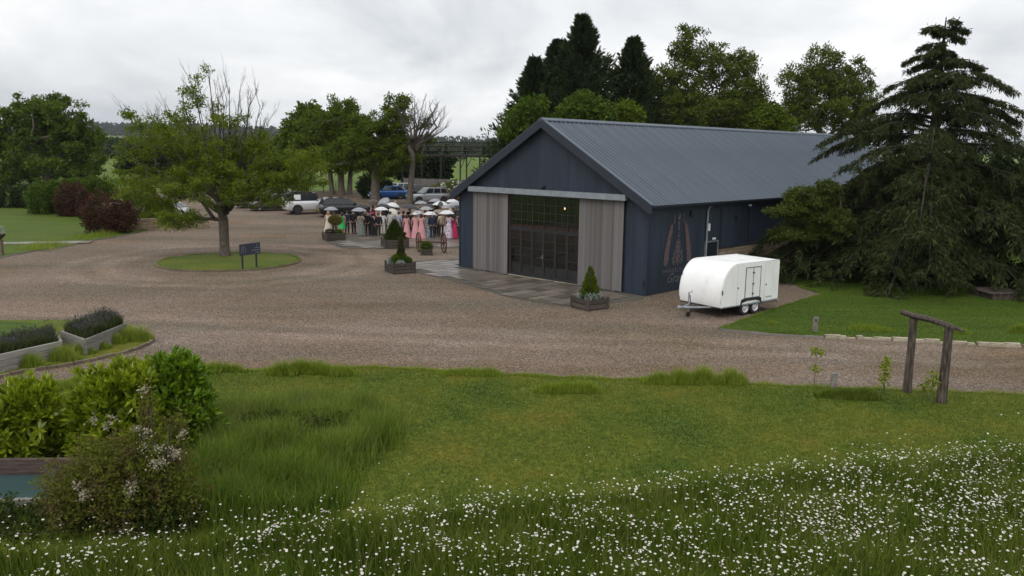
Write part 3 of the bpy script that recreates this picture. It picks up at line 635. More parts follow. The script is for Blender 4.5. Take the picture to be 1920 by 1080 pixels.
# ================================================================== TREES
def skeleton(base, top, attr, r0, tip_r, rr, bend=.25):
    """grow limbs from the trunk towards scattered points; returns tubes (verts, quads) and twig tips"""
    base = np.array(base, float); top = np.array(top, float); nt_ = 5
    nodes = [base+(top-base)*t for t in np.linspace(0, 1, nt_)]; par = [-1]+list(range(nt_-1)); plen = [np.linalg.norm(nodes[i]-base) for i in range(nt_)]
    order = np.argsort(np.linalg.norm(attr-top, axis=1)); tips = []
    P = np.zeros((nt_+len(attr)*3, 3)); PL = np.zeros(len(P)); k = nt_; P[:nt_] = nodes; PL[:nt_] = plen
    usable = np.zeros(len(P), bool); usable[nt_-1] = True; par += [0]*(len(P)-nt_)
    for i in order:
        a = attr[i]; u = np.where(usable[:k])[0]; dist = np.linalg.norm(P[u]-a, axis=1); cost = dist+.28*PL[u]+.8*np.maximum(0, P[u][:, 2]-a[2]); j = u[np.argmin(cost)]
        pj = P[j]; d = a-pj; ln = np.linalg.norm(d); prev = j; ns = 1 if ln < .8 else 2 if ln < 2.5 else 3
        for s_ in range(1, ns+1):
            t = s_/ns; q = pj+d*t
            if s_ < ns: q = q+rng.normal(size=3)*ln*.05+np.array([0, 0, -ln*bend*t*(1-t)])
            P[k] = q; PL[k] = PL[prev]+np.linalg.norm(q-P[prev]); par[k] = prev; usable[k] = True; prev = k; k += 1
        tips.append(prev)
    wgt = np.zeros(k)
    for t in tips:
        while t != -1: wgt[t] += 1; t = par[t]
    rad = np.maximum(tip_r, r0*(np.maximum(wgt, 1)/max(1, wgt[0]))**rr); rad[0] = r0*1.35; rad[1] = r0*1.02; vs = []; qs = []; ns = 6
    ang = np.arange(ns)*2*PI/ns
    for i in range(1, k):
        p, q = P[par[i]], P[i]; d = q-p; ln = np.linalg.norm(d)
        if ln < 1e-4: continue
        d /= ln; a = np.cross(d, [0, 0, 1] if abs(d[2]) < .9 else [1, 0, 0]); a /= np.linalg.norm(a); b = np.cross(d, a)
        rp = min(rad[par[i]], rad[i]*1.5) if par[i] >= nt_-1 else rad[par[i]]; n0 = len(vs)*ns
        ring = np.cos(ang)[:, None]*a+np.sin(ang)[:, None]*b if par[i] >= nt_-1 else np.stack([np.cos(ang), np.sin(ang), np.zeros(ns)], 1)
        vs.append(p-d*(rp*.3 if par[i] >= nt_-1 else 0)+ring*rp); vs.append(q+ring*rad[i]); o_ = n0
        for s_ in range(ns): qs.append((o_+s_, o_+(s_+1) % ns, o_+ns+(s_+1) % ns, o_+ns+s_))
    return np.concatenate(vs), np.array(qs), P[tips], P[:k][[par[t] for t in tips]]
def in_blobs(blobs, n, shell=.45):
    """points inside a set of ellipsoids (cx,cy,cz,rx,ry,rz), thinned towards their middles"""
    vol = np.array([b[3]*b[4]*b[5] for b in blobs])**.8; pick = rng.choice(len(blobs), n, p=vol/vol.sum()); B = np.array(blobs)[pick]
    u = rnd_unit(n)*(rng.uniform(shell**2, 1, n)**.5)[:, None]; return B[:, :3]+u*B[:, 3:6]
def px_blobs(blobs, Y):
    o = []
    for b in blobs:
        px, py, rx, ry = b[:4]; s = Y/FPX; dY = (b[4] if len(b) > 4 else 0)*s; c = V(px, py, Y+dY); o.append((c.x, c.y, c.z, rx*s, (b[5] if len(b) > 5 else rx)*s*.9, ry*s))
    return o
def tree(name, label, base, topz, blobs, mat, n=150, per=60, clump=.55, leaf=(.22, .11), r0=.3, bark=m_bark, tip_r=.012, rr=.5, bare=None, group=None, bend=.25, droop=0, cat='tree', stems=None, shell=.35, topxy=None, flat=.7):
    base = np.array(base, float); t = thing(name, label, cat, base, 0, group)
    attr = in_blobs(blobs, n, shell); attr = attr[attr[:, 2] > base[2]+.3]
    top = np.array([base[0], base[1], base[2]+topz]) if topxy is None else np.array([topxy[0], topxy[1], base[2]+topz])
    vs, qs, tips, pars = skeleton(base, top, attr, r0, tip_r, rr, bend)
    if stems:
        for (dx, dy) in stems:
            v2, q2, _, _ = skeleton(base+[dx, dy, 0], top+[dx*1.4, dy, 0], attr[rng.choice(len(attr), 14)], r0*.75, tip_r*2, rr); qs = np.concatenate([qs, q2+len(vs)]); vs = np.concatenate([vs, v2])
    npobj('trunk', vs-base, qs, bark, t, smooth=True)
    if bare is not None: keep = rng.uniform(size=len(tips)) < np.array([bare(p) for p in tips]); tips, pars = tips[keep], pars[keep]
    pick = np.repeat(np.arange(len(tips)), per); f = rng.uniform(-.15, 1.0, len(pick))[:, None]
    sz = np.repeat(rng.uniform(.55, 1.3, len(tips)), per)[:, None]
    g = rng.normal(size=(len(pick), 3)); g /= (np.linalg.norm(g, axis=1, keepdims=True)+1e-6); g *= (rng.uniform(0, 1, len(pick))**.45)[:, None]
    pos = tips[pick]+(pars[pick]-tips[pick])*np.clip(1-f, 0, 1)*.45+g*clump*sz*np.array([1, 1, flat])
    d = rnd_unit(len(pos))+np.array([0, 0, -.25-droop])+g*.5
    ok = pos[:, 2] > base[2]+.25; v, q = leaves(pos[ok], d[ok], leaf[0], leaf[1]); npobj('crown', v-base, q, mat, t)
    return t
# roundabout tree: leafy below, half dead above
b0 = G(422, 482); Yt = b0.y
bl = px_blobs([(290, 255, 62, 40), (365, 255, 60, 45), (440, 300, 75, 36), (545, 318, 62, 42), (245, 300, 48, 45), (400, 345, 105, 40), (300, 350, 90, 42), (330, 405, 62, 22), (320, 410, 50, 22, -60), (480, 350, 80, 40), (575, 300, 36, 30), (470, 260, 40, 30), (568, 318, 48, 40), (505, 350, 40, 30), (590, 325, 26, 34)], Yt)
def bare_rb(p):
    z = p[2]; x_ = p[0]
    if z < 7.0: return 1.0
    lx = (x_+17.3)
    if lx < -1.0: return .62 if z < 8.8 else .32
    if z > 10.6 and lx < .8: return .7
    return max(0, .34-(z-6.4)*.15)
tree('tree', 'thin crowned tree on round grass island, bare twigs at its top', b0, 2.2, bl, lf_ash, n=600, per=72, clump=.42, leaf=(.17, .062), r0=.29, bare=bare_rb, tip_r=.012, rr=.52, droop=.3, flat=.5, bend=.1)
# ascending limbs with fine twigs, dead towards the top
tw = MB(); rr_ = random.Random(5); rbt = [o for o in COL.objects if o.get('label', '').startswith('thin crowned')][0]; clumps = []
def twig(p, d, ln, r_, lev, tw=None):
    tw = tw or globals()['tw']
    d = d.normalized(); q1 = p+d*ln*.5+Vector((rr_.uniform(-.1, .1), rr_.uniform(-.1, .1), -.03))*ln; q = p+d*ln+Vector((rr_.uniform(-.16, .16), rr_.uniform(-.16, .16), .10))*ln; tw.tube([p, q1, q], [r_, r_*.7, r_*.35], 4 if lev < 2 else 3, cap=False)
    if lev >= 3: return
    for k in range((6, 4, 3)[lev]):
        f = rr_.uniform(.35, 1); s_ = p.lerp(q1, f*2) if f < .5 else q1.lerp(q, f*2-1); sp_ = (.55, .5, .45)[lev]
        twig(s_, d+Vector((rr_.uniform(-sp_, sp_), rr_.uniform(-sp_, sp_), rr_.uniform(0, .35))), ln*rr_.uniform(.34, .58), max(.004, r_*.5), lev+1, tw)
for k, (ex, ey) in enumerate([(245, 225), (280, 205), (312, 195), (338, 170), (365, 165), (390, 122), (408, 165), (430, 162), (450, 168), (470, 182), (488, 198), (500, 220), (420, 200), (375, 205), (345, 215), (460, 215), (300, 240), (508, 245)]):
    E_ = V(ex, ey, Yt+rr_.uniform(-2.6, 2.6))-b0; B_ = Vector((rr_.uniform(-.25, .25)+(ex-400)/420, rr_.uniform(-.3, .3), rr_.uniform(2.3, 3.3))); C_ = Vector((B_.x+(E_.x-B_.x)*.62, B_.y+(E_.y-B_.y)*.7, B_.z+(E_.z-B_.z)*.45)); pts = [(1-t)**2*B_+2*t*(1-t)*C_+t*t*E_ for t in (0, .25, .5, .75, 1)]
    tw.tube(pts, [.11, .085, .058, .034, .012], 5, cap=False)
    for j in range(8):
        f = rr_.uniform(.38, 1); i = min(3, int(f*4)); s_ = pts[i].lerp(pts[i+1], f*4-i); d_ = (pts[i+1]-pts[i]).normalized()+Vector((rr_.uniform(-.5, .5), rr_.uniform(-.5, .5), .3)); twig(s_, d_, rr_.uniform(.7, 1.45), .018, 1)
        if (ex < 370 and rr_.random() < .95) or (rr_.random() < (.75 if ex < 430 else .38) and f < .82) or (k == 5 and f > .85): clumps.append(np.array(s_+d_.normalized()*.6))
tw.build('limbs', M('bark_dark', [(.028, .022, .016), (.07, .057, .045)], rough=.95, scale=5, bump=.5), rbt)
cp = np.repeat(np.array(clumps), 95, 0); gg = rnd_unit(len(cp))*(rng.uniform(0, 1, len(cp))**.5)[:, None]; v, q = leaves(cp+gg*np.array([.5, .5, .32]), rnd_unit(len(cp))+[0, 0, -.4], .19, .075); npobj('crown', v, q, lf_ash, rbt)

# left tree
bL = G(88, 347); Y = bL.y
tree('tree', 'large dark rounded tree beyond the dark hedge on the lawn', bL, 4.5, px_blobs([(60, 230, 60, 55), (110, 220, 60, 45), (150, 260, 50, 40), (40, 290, 55, 45), (110, 300, 75, 40), (175, 290, 28, 36), (-30, 260, 60, 70), (20, 330, 40, 20), (150, 322, 40, 18)], Y), lf_syc, n=620, per=85, clump=.78, leaf=(.40, .20), r0=.5, stems=[(-1.4, .6)], tip_r=.03, droop=.2)
# central group
def ctree(label, basepx, topz, blobs, mat=lf_mid, **k):
    b = G(*basepx); return tree('tree', label, b, topz, px_blobs(blobs, b.y), mat, group=None, **k)
ctree('tree with several thick pale trunks on bank behind the parked cars', (640, 366), 5.0, [(640, 220, 42, 38), (600, 250, 40, 42), (650, 285, 52, 40), (575, 285, 36, 36), (668, 250, 30, 40)], n=420, per=85, clump=.64, leaf=(.32, .16), r0=.38, stems=[(-1.1, .2), (.9, .3)], tip_r=.025)
ctree('broad tree on single thick trunk beside the crowd under umbrellas', (703, 384), 4.6, [(700, 260, 55, 55), (740, 230, 30, 60), (665, 280, 45, 38), (745, 285, 45, 35), (750, 190, 20, 18), (620, 300, 30, 25), (715, 320, 35, 20)], n=440, per=85, clump=.56, leaf=(.28, .135), r0=.46, tip_r=.025, topxy=(G(703, 384).x+.2, G(703, 384).y))
bb_ = G(768, 386)
def bare_bt(p): return .9 if (p[0] > V(795, 250, bb_.y).x and p[0] < V(818, 250, bb_.y).x and p[2] < V(800, 225, bb_.y).z) else .0
tree('tree', 'leaning tree with bare dead crown beside open steel frame', bb_, V(776, 292, bb_.y).z-bb_.z, px_blobs([(785, 215, 42, 38), (755, 235, 20, 40), (805, 245, 16, 20), (810, 205, 25, 30), (770, 262, 30, 15)], bb_.y), lf_mid, n=60, per=130, clump=.6, leaf=(.3, .16), r0=.30, bare=bare_bt, tip_r=.014, rr=.62, topxy=(V(774, 292, bb_.y).x, bb_.y), bend=.1)
dtree = [o for o in COL.objects if o.get('label', '').startswith('leaning tree with bare')][0]; tw2 = MB()
for k, (ex, ey) in enumerate([(752, 225), (765, 215), (778, 205), (790, 208), (800, 212), (812, 210), (820, 222), (826, 236), (830, 246), (760, 245), (805, 232), (785, 232), (818, 252)]):
    E_ = V(ex, ey, bb_.y+rr_.uniform(-2, 2))-bb_; B_ = Vector(((ex-776)*.006+V(776, 292, bb_.y).x-bb_.x, 0, V(776, 285, bb_.y).z-bb_.z+rr_.uniform(-.3, .8))); C_ = Vector((B_.x+(E_.x-B_.x)*.5, E_.y*.6, B_.z+(E_.z-B_.z)*.5+.2)); pts = [(1-t)**2*B_+2*t*(1-t)*C_+t*t*E_ for t in (0, .25, .5, .75, 1)]; tw2.tube(pts, [.14, .10, .075, .05, .02], 5, cap=False)
    for j in range(7): f = rr_.uniform(.3, 1); i = min(3, int(f*4)); s_ = pts[i].lerp(pts[i+1], f*4-i); twig(s_, (pts[i+1]-pts[i]).normalized()+Vector((rr_.uniform(-.6, .6), rr_.uniform(-.6, .6), .3)), rr_.uniform(.8, 1.6), .026, 1, tw2)
tw2.build('limbs', M('bark_dead', [(.07, .06, .05), (.14, .12, .105)], rough=.95, scale=5), dtree)
ctree('rounded tree rising behind the multi trunked tree in the field', (560, 345), 4.5, [(580, 225, 32, 30), (548, 265, 30, 38), (600, 245, 25, 35)], mat=lf_mid, n=240, per=80, clump=.9, leaf=(.5, .26), r0=.4, tip_r=.04)
ctree('low dark field tree standing behind the half dead tree', (300, 338), 3, [(280, 300, 60, 25), (350, 300, 55, 26), (420, 300, 60, 28), (500, 298, 50, 30)], mat=lf_hedge, n=170, per=90, clump=1.7, leaf=(.8, .4), r0=.35, tip_r=.04)
ctree('dense dark evergreen tree behind the open steel frame', (790, 350), 3, [(775, 305, 35, 25), (820, 305, 30, 22), (755, 315, 20, 22), (800, 325, 40, 18)], mat=lf_hedge, n=150, per=100, clump=1.0, leaf=(.6, .3), r0=.3, tip_r=.03)
# behind the barn
def btree(label, px_, Y, topz, blobs, mat, **k):
    c = V(px_, 250, Y); return tree('tree', label, (c.x, Y, T(Y)), topz, px_blobs(blobs, Y), mat, **k)
btree('tall airy poplar with reddish trunk behind the middle of the barn roof', 1252, 78, 8.5, [(1290, 85, 40, 38), (1350, 120, 55, 45), (1395, 150, 45, 45), (1270, 150, 50, 40), (1215, 165, 40, 42), (1340, 190, 80, 40), (1240, 205, 70, 35), (1415, 175, 28, 26), (1390, 215, 50, 40), (1300, 220, 80, 30)], lf_pop, n=700, per=64, clump=.62, leaf=(.30, .13), r0=.36, bark=m_barkp, tip_r=.02, shell=.2, droop=-.75)
btree('airy rounded tree behind the far end of the barn', 1548, 80, 7.5, [(1545, 130, 45, 45), (1590, 150, 45, 45), (1500, 160, 42, 45), (1560, 200, 75, 45), (1620, 190, 30, 40), (1490, 215, 45, 35), (1610, 235, 45, 30)], lf_pop, n=560, per=60, clump=.60, leaf=(.29, .12), r0=.32, tip_r=.02, shell=.2, droop=-.75)
btree('bright green bushy tree beside the left slope of the barn roof', 985, 68, 4.0, [(985, 222, 32, 34), (962, 250, 24, 24), (1006, 205, 20, 26)], lf_lime, n=120, per=120, clump=.7, leaf=(.30, .17), r0=.25)
btree('bright green bushy tree below the tall conifers by the ridge', 1095, 66, 5.0, [(1095, 205, 38, 28), (1070, 220, 30, 25), (1130, 222, 28, 22)], lf_lime, n=120, per=120, clump=.7, leaf=(.30, .17), r0=.25)
btree('mid green tree in front of the second conifer above the ridge', 1180, 67, 5.0, [(1180, 218, 25, 25), (1160, 230, 22, 20)], lf_mid, n=80, per=110, clump=.7, leaf=(.3, .16), r0=.2)
btree('low bushy tree between the poplar and the far round tree', 1440, 76, 4.0, [(1440, 220, 28, 28), (1420, 235, 25, 25), (1465, 240, 25, 22)], lf_mid, n=80, per=110, clump=.8, leaf=(.32, .17), r0=.2)
btree('dark dense tree filling in behind the poplar trunk', 1330, 84, 6, [(1330, 225, 80, 40), (1400, 225, 50, 40), (1260, 225, 50, 35)], lf_con, n=160, per=100, clump=1.2, leaf=(.6, .28), r0=.3, tip_r=.03)
def conifer(label, px_, py_top, Y, spread, mat=lf_con, lean=0):
    c = V(px_, py_top, Y); z0 = T(Y); H = c.z-z0; t = thing('conifer', label, 'conifer', (c.x, Y, z0))
    MB().tube([(0, 0, 0), (0, 0, H*.5), (0, 0, H*.97)], [.4, .25, .03], 7).build('trunk', m_bark, t, smooth=True)
    nb = 760; h = H*(.10+.89*rng.uniform(0, 1, nb)**.9); az = rng.uniform(0, 2*PI, nb); prof = np.clip((H-h)/(H*.9), 0, 1)**1.05
    ln = spread*prof*rng.uniform(.4, 1.1, nb)*(1+.2*np.sin(3*az+1))+.18
    per = 42; i = np.repeat(np.arange(nb), per); f = rng.uniform(.15, 1, len(i))**.7
    ja = az[i]+rng.normal(0, .22, len(i))*(1.05-.9*f); rad = ln[i]*f
    pos = np.stack([np.cos(ja)*rad, np.sin(ja)*rad, h[i]-.12*ln[i]+ln[i]*f*f*.55+rng.normal(0, .10, len(i))], 1)
    d = np.stack([np.cos(ja), np.sin(ja), .25+.5*f], 1)+rng.normal(0, .38, (len(i), 3)); v, q = leaves(pos, d, .46, .13)
    a2 = rng.uniform(0, 2*PI, 260); zz_ = H*rng.uniform(.9, 1.0, 260); rr3 = (H-zz_)*.22*rng.uniform(.2, 1, 260); v2, q2 = leaves(np.stack([np.cos(a2)*rr3, np.sin(a2)*rr3, zz_-.25], 1), np.stack([np.cos(a2)*.5, np.sin(a2)*.5, np.full(260, 1.0)], 1), .4, .10)
    npobj('crown', np.concatenate([v, v2]), np.concatenate([q, q2+len(v)]), mat, t); return t
conifer('tallest dark conifer behind the near end of the barn roof', 1092, 30, 74, 8.6)
conifer('dark conifer with split top just left of the tallest conifer', 1003, 112, 73, 6.6)
conifer('dark conifer filling the space between the two conifer tops', 1046, 78, 76, 7.6)
conifer('dark conifer standing left of the airy poplar', 1188, 74, 76, 8.0)

# cedar beside the right lawn
def cedar():
    bx, by = 21.3, 42.0; top = V(1775, 24, by); H = top.z; t = thing('cedar', 'large dark drooping cedar beside the right hand lawn', 'cedar', (bx, by, 0))
    cx = top.x-bx
    wd = MB(); wd.tube([(0, 0, 0), (cx*.3, 0, H*.35), (cx*.7, 0, H*.7), (cx, 0, H*.985)], [.55, .38, .18, .025], 8)
    P_, D_, S_ = [], [], []; r = random.Random(11); h = 2.1
    while h < H*.96:
        fr = h/H; reach = (10.2*(1-fr)**.98+.08)*(1 if fr > .55 else 1.12); nbr = 6 if fr < .6 else 5 if fr < .85 else 4; a0_ = r.uniform(0, 6.28)
        for k in range(nbr):
            az = a0_+k*2*PI/nbr+r.uniform(-.25, .25); ln = reach*r.uniform(.55, 1.2); hz = h+r.uniform(-.35, .35); ca, sa = math.cos(az), math.sin(az); rise = .10 if fr < .5 else .22
            tx = cx*hz/H
            def pt(f): return np.array([tx+ca*ln*f, sa*ln*f, hz+ln*(rise*f*1.6-.50*f**2.2)])
            ps = [pt(f) for f in (0, .3, .6, .85, 1)]; wd.tube(ps, [.012+.013*ln*(1-f) for f in (0, .3, .6, .85, 1)], 5, cap=False)
            ns = int((7+ln*6.5)*(1 if fr < .55 else .9))
            for j in range(ns):
                f = r.uniform(.18 if fr < .6 else .08, 1.0); p0 = pt(f); sgn = r.choice((-1, 1)); sl_ = (.30+.15*ln)*(1.2-.65*f)*r.uniform(.6, 1.25)*(1 if fr < .8 else .6)+(.2 if fr < .8 else .1); sa2 = az+sgn*r.uniform(.5, 1.15); m_ = 38 if fr < .55 else 44
                g = np.linspace(0.05, 1, m_); q = p0+np.stack([np.cos(sa2)*sl_*g, np.sin(sa2)*sl_*g, -.45*sl_*g**1.6], 1)+rng.normal(0, .05, (m_, 3))
                S_.append(np.full(m_, 1.45 if fr < .5 else 1.0)); P_.append(q); D_.append(np.stack([np.full(m_, math.cos(sa2)*.45), np.full(m_, math.sin(sa2)*.45), np.full(m_, -.75)], 1)+rng.normal(0, .38, (m_, 3)))
        h += r.uniform(.42, .62)
    wd.build('trunk', M('bark_cedar', [(.018, .014, .011), (.045, .036, .03)], rough=.95, scale=5, bump=.6), t, smooth=True); v, q = leaves(np.concatenate(P_), np.concatenate(D_), .24*np.concatenate(S_), .046*np.concatenate(S_)); npobj('crown', v, q, lf_ced, t)
cedar()
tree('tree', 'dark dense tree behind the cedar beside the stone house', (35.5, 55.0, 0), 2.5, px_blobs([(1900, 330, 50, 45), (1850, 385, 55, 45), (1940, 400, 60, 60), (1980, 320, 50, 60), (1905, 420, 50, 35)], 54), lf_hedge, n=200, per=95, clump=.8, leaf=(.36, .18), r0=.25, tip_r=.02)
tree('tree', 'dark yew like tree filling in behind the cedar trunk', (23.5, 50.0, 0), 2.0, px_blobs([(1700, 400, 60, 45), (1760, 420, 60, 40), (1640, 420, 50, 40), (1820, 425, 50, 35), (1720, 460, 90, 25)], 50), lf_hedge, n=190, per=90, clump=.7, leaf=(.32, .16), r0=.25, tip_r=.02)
# lighter small tree between cedar and barn
c = V(1545, 500, 39.5)
tree('tree', 'small lighter green spreading tree between barn wall and cedar', (16.4, 41.2, 0), 2.0, px_blobs([(1515, 370, 42, 22), (1478, 396, 42, 16), (1470, 438, 32, 12), (1535, 405, 40, 24), (1510, 440, 34, 12), (1550, 355, 25, 22), (1565, 420, 40, 35)], 39.8), lf_ced2, n=330, per=80, clump=.30, leaf=(.15, .06), r0=.16, tip_r=.008, flat=.45)
# shade shrubs at the cedar's foot
def shrub(name, label, cat, base, blobs, mat, n=9000, leaf=(.12, .06), ros=1, lump=.22, group=None, fill=.35, parent_extra=None, upbias=.35, core=True):
    base = np.array(base, float); t = thing(name, label, cat, base, 0, group); B = np.array(blobs)
    vol = (B[:, 3]*B[:, 4]*B[:, 5])**.67; pick = rng.choice(len(B), n, p=vol/vol.sum()); b = B[pick]; u = rnd_unit(n)
    lumpf = 1+lump*(np.sin(u[:, 0]*7+pick)*np.sin(u[:, 1]*6+2*pick)+.6*np.sin(u[:, 2]*11+u[:, 0]*9))
    rad = np.where(rng.uniform(size=n) < fill, rng.uniform(.55, .95, n), rng.uniform(.92, 1.05, n))*lumpf
    pos = b[:, :3]+u*b[:, 3:6]*rad[:, None]; ok = pos[:, 2] > base[2]+.03; pos, u = pos[ok], u[ok]
    if ros > 1: pos = np.repeat(pos, ros, 0); u = np.repeat(u, ros, 0); d = u*.55+rnd_unit(len(pos))*.75+np.array([0, 0, upbias])
    else: d = u*.5+rnd_unit(len(pos))+np.array([0, 0, upbias*.5])
    v, q = leaves(pos, d, leaf[0], leaf[1]); npobj('foliage', v-base, q, mat, t)
    st = MB(); r = random.Random(len(blobs)+n)
    for bb2 in blobs:
        for k in range(7):
            e_ = Vector(bb2[:3])+Vector((r.uniform(-.6, .6)*bb2[3], r.uniform(-.6, .6)*bb2[4], r.uniform(-.3, .7)*bb2[5])); s_ = Vector((base[0]+(bb2[0]-base[0])*.5+r.uniform(-.1, .1), base[1]+(bb2[1]-base[1])*.5, base[2]))
            ln = (e_-s_).length; st.tube([s_-Vector(base), s_.lerp(e_, .5)-Vector(base)+Vector((r.uniform(-.1, .1)*ln, 0, 0)), e_-Vector(base)], [.012+.012*ln, .008+.008*ln, .006], 5, cap=False)
    st.build('stems', m_bark, t); return t
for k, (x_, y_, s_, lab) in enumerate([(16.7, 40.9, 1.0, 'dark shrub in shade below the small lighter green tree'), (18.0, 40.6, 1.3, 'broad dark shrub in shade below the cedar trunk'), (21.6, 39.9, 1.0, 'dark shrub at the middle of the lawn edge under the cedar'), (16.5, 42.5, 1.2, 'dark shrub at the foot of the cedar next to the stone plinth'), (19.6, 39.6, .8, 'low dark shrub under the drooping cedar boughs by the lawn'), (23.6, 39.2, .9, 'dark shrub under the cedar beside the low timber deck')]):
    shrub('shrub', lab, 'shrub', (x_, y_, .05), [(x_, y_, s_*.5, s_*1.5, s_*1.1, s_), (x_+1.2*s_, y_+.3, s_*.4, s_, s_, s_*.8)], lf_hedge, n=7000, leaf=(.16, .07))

# ================================================================== SHRUBS ON THE LEFT
def sb(px_, py_b, blobs): 
    b = G(px_, py_b); return b, px_blobs(blobs, b.y)
b, q = sb(203, 437, [(205, 400, 42, 38), (190, 415, 30, 24), (228, 412, 24, 26)]); shrub('shrub', 'large rounded red leaved shrub next to the gravel edge', 'shrub', b, q, lf_red, n=15000, leaf=(.16, .075))
b, q = sb(133, 406, [(135, 376, 26, 30), (128, 388, 20, 20)]); shrub('shrub', 'smaller red leaved shrub beside the green laurel on the lawn', 'shrub', b, q, lf_red, n=9000, leaf=(.18, .085))
b, q = sb(159, 412, [(159, 388, 12, 27)]); shrub('shrub', 'narrow upright red leaved shrub between the two rounded red ones', 'shrub', b, q, lf_red, n=5000, leaf=(.18, .085))
b, q = sb(88, 401, [(88, 372, 30, 30), (78, 385, 22, 20), (108, 362, 20, 20)]); shrub('shrub', 'green laurel shrub at the end of the dark clipped hedge', 'shrub', b, q, lf_lime, n=11000, leaf=(.22, .10))
b, q = sb(150, 396, [(165, 360, 30, 22), (140, 350, 26, 14), (190, 355, 22, 20)]); shrub('shrub', 'light green shrub mass behind the red leaved shrubs', 'shrub', b, q, lf_lime, n=10000, leaf=(.22, .10))
b, q = sb(285, 418, [(270, 385, 30, 30), (300, 395, 25, 22)]); shrub('shrub', 'green shrub behind the large red shrub and low stone wall', 'shrub', b, q, lf_mid, n=9000, leaf=(.18, .08))
b = G(-20, 388); hb_ = [(b.x+i*1.7-8, b.y+(i % 3)*.15-i*.12, T(b.y)+.95, 1.25, .9, 1.15) for i in range(9)]
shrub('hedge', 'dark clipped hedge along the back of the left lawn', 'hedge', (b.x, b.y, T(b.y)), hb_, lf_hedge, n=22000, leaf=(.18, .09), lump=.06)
# low stone wall behind the roundabout tree
a, b2 = G(252, 433), G(391, 428); dv = b2-a; sw = thing('stone_wall', 'low dry stone wall behind the roundabout tree', 'wall', a, math.atan2(dv.y, dv.x)); LW = dv.length
MB().box(0, LW, .06, .34, 0, .80).build('wall_core', m_soil, sw)
z = 0
for r_ in range(6):
    h = random.uniform(.12, .17); x_ = 0
    while x_ < LW: ln = random.uniform(.25, .55); piece(um_stone, 'stone', sw, (min(x_+ln/2, LW-.1), .2, z), 0, (ln-.015, .42+random.uniform(-.04, .04), h-.008)); x_ += ln
    z += h
# ================================================================== FOREGROUND SHRUBS
def fshrub(label, basepx, blobs, mat, Y=None, name='laurel', cat='shrub', **k):
    b = G(*basepx, .05); Y = Y or b.y; return shrub(name, label, cat, b, px_blobs(blobs, Y), mat, **k)
fshrub('bright yellow green laurel shrub behind the flowering rose thicket', (210, 850), [(205, 765, 58, 60), (160, 810, 48, 50), (245, 733, 42, 45), (125, 860, 40, 40), (240, 810, 70, 50)], lf_laurel, n=2600, leaf=(.23, .072), ros=6, lump=.34, upbias=.6, fill=.45)
fshrub('deep green laurel shrub next to the tall grass patch', (325, 830), [(325, 735, 55, 55), (352, 785, 44, 62), (295, 780, 45, 50), (338, 692, 30, 24), (352, 845, 30, 40)], leafm('leaf_laurel_deep', [(.045, .095, .008), (.11, .20, .014), (.22, .31, .03)], trans=.33, rough=.38, spec=.5), n=2300, leaf=(.20, .065), ros=6, lump=.34, upbias=.6, fill=.45)
fshrub('yellow green laurel shrub above the teal timber trough', (30, 865), [(10, 790, 60, 60), (62, 770, 36, 50), (-60, 770, 60, 70), (40, 825, 50, 30)], lf_laurel, n=2200, leaf=(.22, .07), ros=6, lump=.34, upbias=.6, fill=.45)
rose = fshrub('brownish rose thicket with cream blossom in front of the laurels', (225, 985), [(205, 880, 85, 50), (265, 850, 50, 48), (305, 885, 55, 58), (180, 905, 85, 48), (300, 920, 65, 50), (150, 930, 60, 40), (240, 950, 80, 40), (278, 775, 16, 50), (330, 800, 22, 26), (120, 945, 40, 30), (340, 960, 40, 30)], lf_rose, n=15000, leaf=(.060, .032), ros=2, lump=.5, fill=.5, name='rose_bush')
rb_ = G(225, 985, .05); bp = in_blobs(px_blobs([(278, 760, 14, 40), (278, 760, 14, 40), (300, 830, 45, 60), (220, 820, 60, 50), (200, 900, 70, 40), (110, 915, 30, 20), (330, 850, 35, 40)], rb_.y-.55), 24, .9)
bv = np.repeat(bp, 34, 0)+rng.normal(0, .04, (24*34, 3)); v, q = leaves(bv, rnd_unit(len(bv))+[0, -.4, .5], .042, .032); npobj('blossom', v-np.array(rb_), q, m_blossom, rose)
nb_ = px_blobs([(60, 1010, 110, 60), (180, 1020, 80, 55), (310, 970, 60, 40), (-60, 1000, 100, 60)], 12.6)
shrub('nettle_patch', 'dark nettles growing below the rose thicket and trough', 'nettles', G(120, 1010, .05), nb_, lf_nettle, n=9000, leaf=(.085, .04), ros=2, fill=.6)
shrub('weed_clump', 'dark green weeds inside the tall grass patch', 'weeds', G(545, 825, .05), [(*G(x_, y_, .12), (.5), .4, .40) for x_, y_ in ((470, 812), (520, 805), (570, 812), (620, 806), (545, 825), (600, 822))], lf_nettle, n=6000, leaf=(.07, .035), ros=2, fill=.6)

# ================================================================== GRASS AND DAISIES
def scatter(poly, n):
    P = np.array(poly); lo, hi = P.min(0), P.max(0); xs_, ys_ = [], []; tot = 0
    while tot < n:
        x_ = rng.uniform(lo[0], hi[0], n); y_ = rng.uniform(lo[1], hi[1], n); k = inpoly(x_, y_, poly); xs_.append(x_[k]); ys_.append(y_[k]); tot += k.sum()
    return np.concatenate(xs_)[:n], np.concatenate(ys_)[:n]
mead_top = smooth_line([GX(p, q) for p, q in [(-150, 1060), (120, 1058), (330, 1040), (480, 1018), (640, 1000), (800, 978), (960, 962), (1100, 950), (1300, 925), (1500, 902), (1700, 884), (1920, 872), (2150, 868)]], 4)
mead = mead_top+[(11.5, 9.4), (-9.5, 9.4)]
lawn_view = [p for p in fg_edge if -17 < p[0] < 19]+[(16, 12), (-12, 12)]
x_, y_ = scatter(lawn_view, 290000); k = ~inpoly(x_, y_, mead); x_, y_ = x_[k], y_[k]
